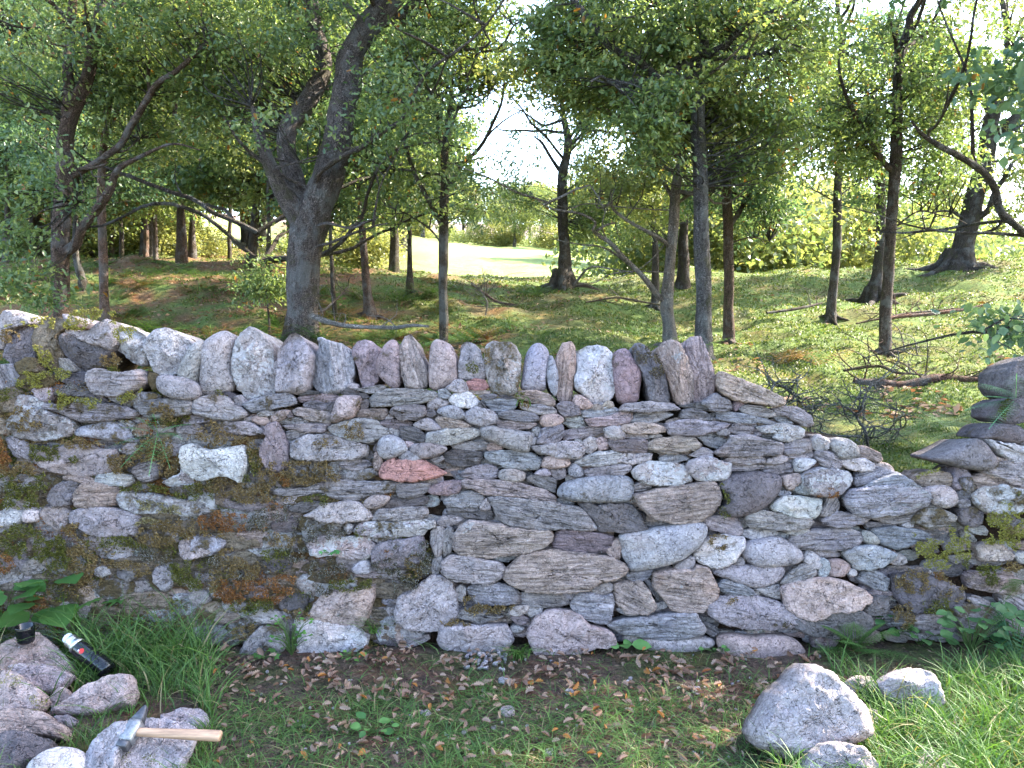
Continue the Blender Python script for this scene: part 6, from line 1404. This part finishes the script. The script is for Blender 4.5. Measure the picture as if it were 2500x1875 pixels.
# ---------------------------------------------------------------- hammer, flask and cup
def lathe(acc, p0, ax, prof, sides=32):
    ax = np.array(ax, float); ax /= np.linalg.norm(ax); a = np.cross(ax, [.3, .9, .2]); a /= np.linalg.norm(a); b = np.cross(ax, a); th = np.linspace(0, 2*math.pi, sides, endpoint=False)
    c, s_ = np.cos(th)[:, None], np.sin(th)[:, None]; V = np.concatenate([p0+ax*t+(a*c+b*s_)*r for t, r in prof]); i = np.arange(sides); j = (i+1) % sides
    acc.add(V, [np.concatenate([np.stack([k*sides+i, k*sides+j, (k+1)*sides+j, (k+1)*sides+i], 1) for k in range(len(prof)-1)])])
def tools():
    black = plain('black_enamel', (.006, .006, .008), .18, 0, .6); steel = plain('brushed_steel', (.62, .62, .64), .28, 1., .5, .12, 200); white = plain('white_plastic', (.72, .75, .78), .4); red = plain('red_paint', (.55, .02, .015), .4)
    iron = plain('worn_iron', (.26, .26, .27), .5, .7, .5, .6, 45); dark_iron = plain('dark_iron', (.10, .10, .11), .5, .7, .5, .3, 90); wood = plain('ash_wood', (.40, .25, .16), .6, 0, .3, .5, 22, (.35, 1, 6))
    # cup on the slab
    b = on_plane(np.array([64.]), np.array([1567.]), SLAB_O+SLAB_N*.045, SLAB_N)[0]; root = empty('cup', b, label='black plastic flask cup standing open on the buff slab', cat='cup')
    a = Acc(); lathe(a, b, (0, -.06, 1), [(0, .001), (0, .028), (.004, .032), (.012, .0335), (.06, .0355), (.069, .036), (.071, .035), (.07, .0325), (.012, .030), (.010, .001)], 40); a.build('cup_body', black, root, origin=b)
    a = Acc(); lathe(a, b, (0, -.06, 1), [(.055, .0362), (.057, .0372), (.063, .0374), (.066, .0364)], 40); a.build('rim_band', black, root, origin=b)
    # flask lying in the grass
    o = ground_hit(262, 1650)+[0, 0, .09]; t = R(38); n = np.array([0, -math.cos(t), math.sin(t)]); p0 = on_plane(np.array([163.]), np.array([1556.]), o, n)[0]; p1 = on_plane(np.array([285.]), np.array([1654.]), o, n)[0]
    L = np.linalg.norm(p1-p0); ax = (p1-p0)/L; root = empty('vacuum_flask', p0*.4+p1*.6, label='black vacuum flask with steel neck and white stopper lying in the long grass', cat='flask'); loc = np.array(root.location); r = .036; e = .25-L
    def ln(name, prof, m): a = Acc(); lathe(a, p0, ax, prof, 40); return a.build(name, m, root, origin=loc)
    body = ln('flask_body', [(.070, r*.80), (.074, r*.96), (.082, r), (.24, r), (.25, r*.93), (.252, 0.001)], black)
    ln('steel_neck', [(.018, r*.66), (.020, r*.74), (.030, r*.76), (.033, r*.72), (.040, r*.76), (.043, r*.72), (.050, r*.78), (.056, r*.90), (.070, r*.92), (.0705, r*.8)], steel)
    ln('stopper', [(-.002, .001), (-.002, r*.50), (.001, r*.58), (.016, r*.60), (.019, r*.68)], white)
    a = Acc(); e1, e2, _ = frame_of(ax); vd = CAM-(p0+ax*.11); vd /= np.linalg.norm(vd); sv = np.cross(ax, vd); sv /= np.linalg.norm(sv); uv = np.cross(sv, ax); g = 12
    for (cx, ca, rx, ry, m, nm) in ((.115, .15, .011, .011, red, 'round_red_mark'), (.103, .28, .0035, .0035, white, 'small_white_mark')):  # round red logo on the body and its small white bit
        a = Acc(); V, k = [], 0; th = np.linspace(0, 2*math.pi, 20, endpoint=False)
        for q in (1., .5): V += [p0+ax*(cx+rx*q*math.cos(w_))+(uv*math.cos(ca+ry*q*math.sin(w_)/r)+sv*math.sin(ca+ry*q*math.sin(w_)/r))*(r+.0006) for w_ in th]
        V.append(p0+ax*cx+(uv*math.cos(ca)+sv*math.sin(ca))*(r+.0006)); i = np.arange(20); j = (i+1) % 20; a.add(np.array(V), [np.stack([i, j, 20+j, 20+i], 1), np.stack([20+i, 20+j, np.full(20, 40)], 1)]); a.build(nm, m, body, origin=loc)
    # walling hammer on its slab
    o = ground_hit(1200*.3165, 1350+1780*.3165)+[0, 0, .0]; t = R(58); n = np.array([0, -math.cos(t), math.sin(t)]); o = o+n*.058
    W = lambda x, y: on_plane(np.array([x*.3165]), np.array([1350+y*.3165]), o, n)[0]
    h0, h1 = W(985, 1378), W(1702, 1412); tip, foot = W(1128, 1185), W(938, 1512); root = empty('hammer', (h0+h1)/2, label='stone walling hammer with pale wooden handle resting on the flat mossy slab', cat='hammer'); loc = np.array(root.location)
    L = np.linalg.norm(h1-h0); ax = (h1-h0)/L; ns = n; s_ = np.cross(ax, ns); prof = [(0, .013, .011), (.1, .0135, .0115), (.35, .0145, .0125), (.7, .0175, .014), (.9, .0185, .0145), (.985, .0178, .014), (1., .0160, .0125)]
    a = Acc(); th = np.linspace(0, 2*math.pi, 20, endpoint=False); V = []
    for q, w1, w2 in prof: V += [h0+ax*L*q+s_*w1*np.sign(math.cos(x))*abs(math.cos(x))**.8+ns*w2*math.sin(x) for x in th]
    V.append(h0+ax*(L-.0)); i = np.arange(20); j = (i+1) % 20; k = len(prof); a.add(np.array(V), [np.concatenate([np.stack([q*20+i, q*20+j, q*20+20+j, q*20+20+i], 1) for q in range(k-1)]), np.stack([(k-1)*20+i, (k-1)*20+j, np.full(20, k*20)], 1)]); a.build('handle', wood, root, origin=loc)
    H = np.linalg.norm(tip-foot); hx = (tip-foot)/H; hs = np.cross(hx, ns)
    def block(name, secs, m):
        a = Acc(); V = []
        for q, w1, w2 in secs:
            c = foot+hx*H*q; b_ = .82
            V += [c+hs*w1*x+ns*w2*y for x, y in ((1, b_), (b_, 1), (-b_, 1), (-1, b_), (-1, -b_), (-b_, -1), (b_, -1), (1, -b_))]
        i = np.arange(8); j = (i+1) % 8; a.add(np.array(V), [np.concatenate([np.stack([q*8+i, q*8+j, q*8+8+j, q*8+8+i], 1) for q in range(len(secs)-1)]), np.array([list(range(8))[::-1]]), np.array([[(len(secs)-1)*8+z for z in range(8)]])]); a.build(name, m, root, smooth=False, origin=loc)
    block('hammer_face', [(-.0, .0155, .0165), (.015, .018, .019), (.15, .0185, .0195)], dark_iron)
    block('hammer_head', [(.151, .0195, .020), (.2, .0215, .021), (.45, .0235, .022), (.56, .023, .021), (.63, .0205, .019)], iron)
    block('hammer_wedge', [(.631, .020, .0185), (.8, .0145, .013), (.95, .008, .011), (1., .0035, .010)], dark_iron)
tools()
# ---------------------------------------------------------------- plants and grass in front
def leafy(name, label, px, py, n, size, spread, seed, C0=(.05, .13, .03), C1=(.12, .24, .06), z=0., wid=1.2, lift=.6, on_wall=False, cat='plant', tmpl=None):
    rs = np.random.default_rng(seed); p = wall_pt(px, py, .03) if on_wall else ground_hit(px, py)+[0, 0, z]; root = empty(name, p, label=label, cat=cat)
    st = Acc(); P, D, U = [], [], []
    for k in range(n):
        th = k*2.4+rs.uniform(-.3, .3); rr = spread*rs.uniform(.25, 1.); hh = lift*spread*rs.uniform(.4, 1.1); e = p+np.array([math.cos(th)*rr, math.sin(th)*rr*.6-.02, hh]); Q, r_ = dense([p, (p+e)/2+[0, 0, hh*.25], e], [.0022, .0018, .0012], .03); tube(st, Q, r_, 4, 0, (.10, .16, .05)); P.append(e); D.append([math.cos(th), math.sin(th)*.7-.2, rs.uniform(-.2, .35)]); U.append([rs.normal(0, .2), -.45+rs.normal(0, .2), 1])
    st.build('stems', M_GRASS, root, origin=p); t = rs.uniform(0, 1, (n, 1)); a = Acc(); scatter(a, tmpl or (BROAD_V, BROAD_F), np.array(P), np.array(D), np.array(U), size*rs.uniform(.6, 1.1, n), np.array(C0)*(1-t)+np.array(C1)*t, np.full(n, wid)); a.build('leaves', M_GRASS, root, smooth=False, origin=p)
def star(k=7):
    V = [(0, .35, 0)]; n = k*2
    for i in range(n): r = .62 if i % 2 == 0 else .30; th = -math.pi/2+2*math.pi*i/n; V.append((r*math.cos(th), .35+r*math.sin(th), .05 if i % 2 else -.02))
    i = np.arange(n)+1; return np.array(V), [np.stack([np.zeros(n, int), i, np.roll(i, -1)], 1)]
def front_plants():
    leafy('foxglove_plant', 'broad-leaved dark green plant at the foot of the wall near the left edge', 130, 1560, 20, .20, .24, 1, z=.05, wid=1.3, lift=1.2)
    leafy('foxglove_plant', 'broad-leaved plant cut by the left edge below the mossy wall', 15, 1580, 14, .19, .22, 2, z=.05, wid=1.3, lift=1.2)
    leafy('geranium_plant', 'plant with star-cut leaves standing right of the broad-leaved plant', 165, 1530, 6, .10, .16, 3, C1=(.16, .30, .07), lift=1.4, tmpl=star(7), z=.02)
    leafy('geranium_plant', 'dark star-leaved plant low against the wall, left of the tall grass', 255, 1560, 8, .09, .15, 4, lift=1.2, tmpl=star(7), z=.02)
    leafy('primrose_plant', 'three-leaved green seedling at the wall foot under the long blue-grey slate', 1516, 1592, 4, .085, .05, 5, C0=(.08, .19, .05), C1=(.14, .28, .08), lift=1.1)
    leafy('chickweed_plant', 'small-leaved creeping plant hanging by the left side of the pale foundation stone', 712, 1600, 34, .022, .11, 6, C0=(.05, .14, .03), C1=(.12, .26, .05), lift=1.5)
    leafy('sorrel_plant', 'tiny round-leaved plant under the pale foundation stone', 858, 1608, 8, .028, .05, 7, C0=(.10, .22, .04), C1=(.18, .34, .07))
    leafy('herb_robert_plant', 'little star-leaved seedling left of the creeping plant', 642, 1610, 5, .04, .06, 8, tmpl=star(5))
    leafy('sorrel_plant', 'small grey-green plant under the right hand lichened stone', 1742, 1592, 7, .03, .06, 9)
    leafy('primrose_plant', 'leafy plant between the lichened stone and the fern at the right', 1950, 1545, 9, .05, .09, 10, C1=(.15, .28, .09))
    leafy('primrose_plant', 'cluster of round green leaves at the wall foot right of the small fern', 2185, 1565, 30, .055, .16, 11, C0=(.06, .14, .05), C1=(.10, .20, .07), lift=.9)
    leafy('primrose_plant', 'small group of round leaves right of the leaf cluster by the earth bank', 2245, 1575, 8, .06, .10, 12, C0=(.07, .17, .05), C1=(.13, .25, .08), lift=.7)
    leafy('primrose_plant', 'tall leafy plant at the wall foot beside the hanging fern', 2370, 1600, 30, .06, .17, 13, C0=(.05, .12, .04), C1=(.09, .18, .06), lift=1.1)
    leafy('primrose_plant', 'big-leaved plant cut by the right edge under the hanging fern', 2480, 1600, 24, .075, .2, 14, C0=(.045, .11, .04), C1=(.08, .16, .06), lift=1.)
    leafy('geranium_plant', 'tiny bright sprig growing out of the mossy wall below the dark block', 806, 1352, 6, .025, .035, 15, on_wall=True, tmpl=star(5), C0=(.06, .18, .05), C1=(.10, .28, .08))
    leafy('clover_plant', 'patch of small green leaves in the grass in front of the bare earth', 910, 1790, 10, .045, .07, 16, C0=(.05, .14, .04))
    p = ground_hit(2085, 1590); fern_plant('fern', 'small fern with two bleached fronds at the wall foot, right of centre', p, 11, .26, 31, dirs=[(-.6, -.3, .9), (-.2, -.4, 1.1), (.3, -.3, 1.), (.6, -.3, .8), (-.9, -.4, .4), (.1, -.7, .5), (-.4, -.6, .7), (.8, -.5, .3)], fine=6, C1=(.14, .24, .06))
    p = wall_pt(2440, 1468, .05); fern_plant('fern', 'long bluish fern frond hanging down in front of the wall at the right edge', p, 2, .50, 32, dirs=[(.10, -.35, -1.), (.0, -.5, -.8)], fine=9, C0=(.05, .13, .06), C1=(.06, .15, .07), pairs=24, arch=.1)
    p = wall_pt(2500, 1420, .03); fern_plant('fern', 'fern sprig growing from the wall at the very right edge', p, 4, .16, 33, dirs=[(-.9, -.4, .1), (-.8, -.4, -.3), (-.7, -.5, .4)], fine=6)
    p = wall_pt(2480, 975, .03); fern_plant('fern', 'pale green fern growing out of the top of the wall at the right edge', p, 6, .25, 34, dirs=[(-1, -.3, .25), (-1, -.2, -.05), (-.9, -.4, .5), (-.7, -.5, -.3), (-.4, -.6, .8)], fine=7, C0=(.06, .17, .09), C1=(.12, .28, .14), arch=.3)
    p = wall_pt(385, 1060, .05); fern_plant('fern', 'bright green parsley-leaved fern growing from the mossy joints at the left', p, 9, .19, 35, dirs=[(-.7, -.5, .5), (-.3, -.5, .9), (.2, -.6, .8), (.6, -.5, .2), (-.8, -.5, .0), (.1, -.6, -.5), (.5, -.6, -.5), (.9, -.4, .6), (-.2, -.7, -.2)], fine=6, C0=(.06, .20, .07), C1=(.16, .36, .12), pairs=9)
    rs = np.random.default_rng(8)
    def tuft(name, label, px, py, n, L, seed, wall=False):
        rq = np.random.default_rng(seed); p = wall_pt(px, py, .04) if wall else ground_hit(px, py); a = Acc(); P = p+rq.normal(0, .015, (n, 3))*[1, .5, .2]
        blades(a, P, L*rq.uniform(.6, 1.1, n), np.full(n, .0022), rq.uniform(.5, 1.3, n), rq.uniform(-math.pi, 0, n), grass_colors(n, rq, (.07, .15, .035), (.14, .26, .06), .06), 5); ob = a.build(name, M_GRASS, None, smooth=False, origin=p); ob.location = p; tag(ob, label, 'grass tuft')
    tuft('grass_tuft', 'grass tuft sprouting from the wall above the right corner of the pale foundation stone', 912, 1545, 46, .11, 1, True)
    tuft('grass_tuft', 'spiky dark grass tuft at the wall foot between the two central foundation stones', 1268, 1608, 80, .12, 2)
    tuft('grass_tuft', 'thin dry grass tuft hanging from under the coping in the middle of the wall', 1278, 990, 6, .12, 3, True)
    # grass in front
    m = 125000; x = rs.uniform(-2.7, 2.9, m); y = rs.uniform(1.25, 3.38, m); dpt = y*CP+CAMZ*SP; px = 1250+F*x/dpt; py = 937.5-F*(-y*SP*-1*0+(-CAMZ)*CP+y*SP)/dpt
    cl = fbm(np.c_[x*4.5, y*4.5, 0*x], 3); left = np.clip((600-px)/260, 0, 1); right = np.clip((px-1830)/200, 0, 1)*np.clip((py-1590)/90, 0, 1)
    mid = np.clip((py-1650)/110, 0, 1)*.85+.10
    bare = np.exp(-((px-590)/90)**2-((py-1600)/60)**2)+np.exp(-((px-2200)/110)**2-((py-1650)/45)**2)*1.2
    den = np.clip(np.maximum(np.maximum(left*1.0, right), mid)*(1+1.6*cl)-bare, .0, 1); den = np.where(px < 560, np.maximum(den, .55*(py > 1500)), den)
    for Pk in ROCKS: den[in_poly(np.c_[px, py], Pk)] = 0
    den[(px < 480) & (py > 1700)] *= .35
    zone = np.maximum(left, right); k = rs.uniform(0, 1, m) < den*np.where(zone > .3, .85, .55); x, y, px, py, cl, zone, left, right = [v[k] for v in (x, y, px, py, cl, zone, left, right)]; m = len(x)
    h = np.where(zone > .3, rs.uniform(.06, .20, m), rs.uniform(.03, .09, m))*(1+.5*cl); tall = (left > .2) & (y > 2.75) & (rs.uniform(0, 1, m) < .45); h[tall] *= rs.uniform(1.5, 2.4, tall.sum())
    lowr = (px < 520) & (py > 1640); h[lowr] *= .62; far_r = (px > 2150) & (py < 1680); h[far_r] *= .8
    lean = np.where(zone > .3, rs.uniform(.35, 1.2, m), rs.uniform(.9, 1.9, m)); az = rs.uniform(0, 6.28, m)+.8*cl
    C = grass_colors(m, rs, (.045, .10, .028), (.12, .21, .05), .06); P = np.stack([x, y, ground_z(x, y)-.005], 1)
    a = Acc(); blades(a, P, h, rs.uniform(.0010, .0026, m)*(1+.5*(h > .15)), lean, az, C, 4, face=rs.uniform(0, 6.28, m)); tag(a.build('grass', M_GRASS, smooth=False), kind='stuff')
    # fallen oak leaves
    m = 1500; px = np.where(rs.uniform(0, 1, m) < .55, rs.normal(1150, 480, m), rs.uniform(480, 2000, m)); py = np.where(rs.uniform(0, 1, m) < .6, rs.normal(1645, 45, m), rs.uniform(1600, 1880, m)); k = (py > 1590) & (px > 520) & (px < 2080) & (fbm(np.c_[px/110, py/60, 0*px], 2) > -.12); px, py = px[k], py[k]; m = len(px)
    P = ground_hit(px, py); P[:, 2] = ground_z(P[:, 0], P[:, 1])+rs.uniform(.008, .035, m); d = rs.normal(0, 1, (m, 3)); d[:, 2] *= .3; up = rs.normal(0, .6, (m, 3))+[0, -.1, 1]; t = rs.uniform(0, 1, (m, 1))
    C = np.array([.16, .08, .055])*(1-t)+np.array([.40, .29, .22])*t; k = rs.uniform(0, 1, m) < .05; C[k] = (.38, .17, .05); V = OAK_V.copy(); V[:, 2] = V[:, 2]*2.2
    a = Acc(); scatter(a, (V, OAK_F), P, d, up, rs.uniform(.018, .044, m), C, rs.uniform(.6, 1.05, m)); tag(a.build('fallen_leaves', M_LITTER, smooth=False), kind='stuff')
    # soil crumbs and bits of stalk
    m = 9000; px = rs.uniform(450, 2350, m); py = rs.uniform(1560, 1880, m); P = ground_hit(px, py); P[:, 2] = ground_z(P[:, 0], P[:, 1])+rs.uniform(0, .006, m); t = rs.uniform(0, 1, (m, 1)); C = np.array([.04, .028, .02])*(1-t)+np.array([.28, .2, .14])*t**2
    a = Acc(); d = rs.normal(0, 1, (m, 3)); d[:, 2] *= .3; scatter(a, (np.array([(0, 0, 0), (.12, .4, .12), (0, 1, 0), (-.12, .5, .1)]), SIMPLE_F), P, d, rs.normal(0, .5, (m, 3))+[0, 0, 1], rs.uniform(.006, .03, m), C); tag(a.build('soil_crumbs', M_LITTER, smooth=False), kind='stuff')
front_plants()
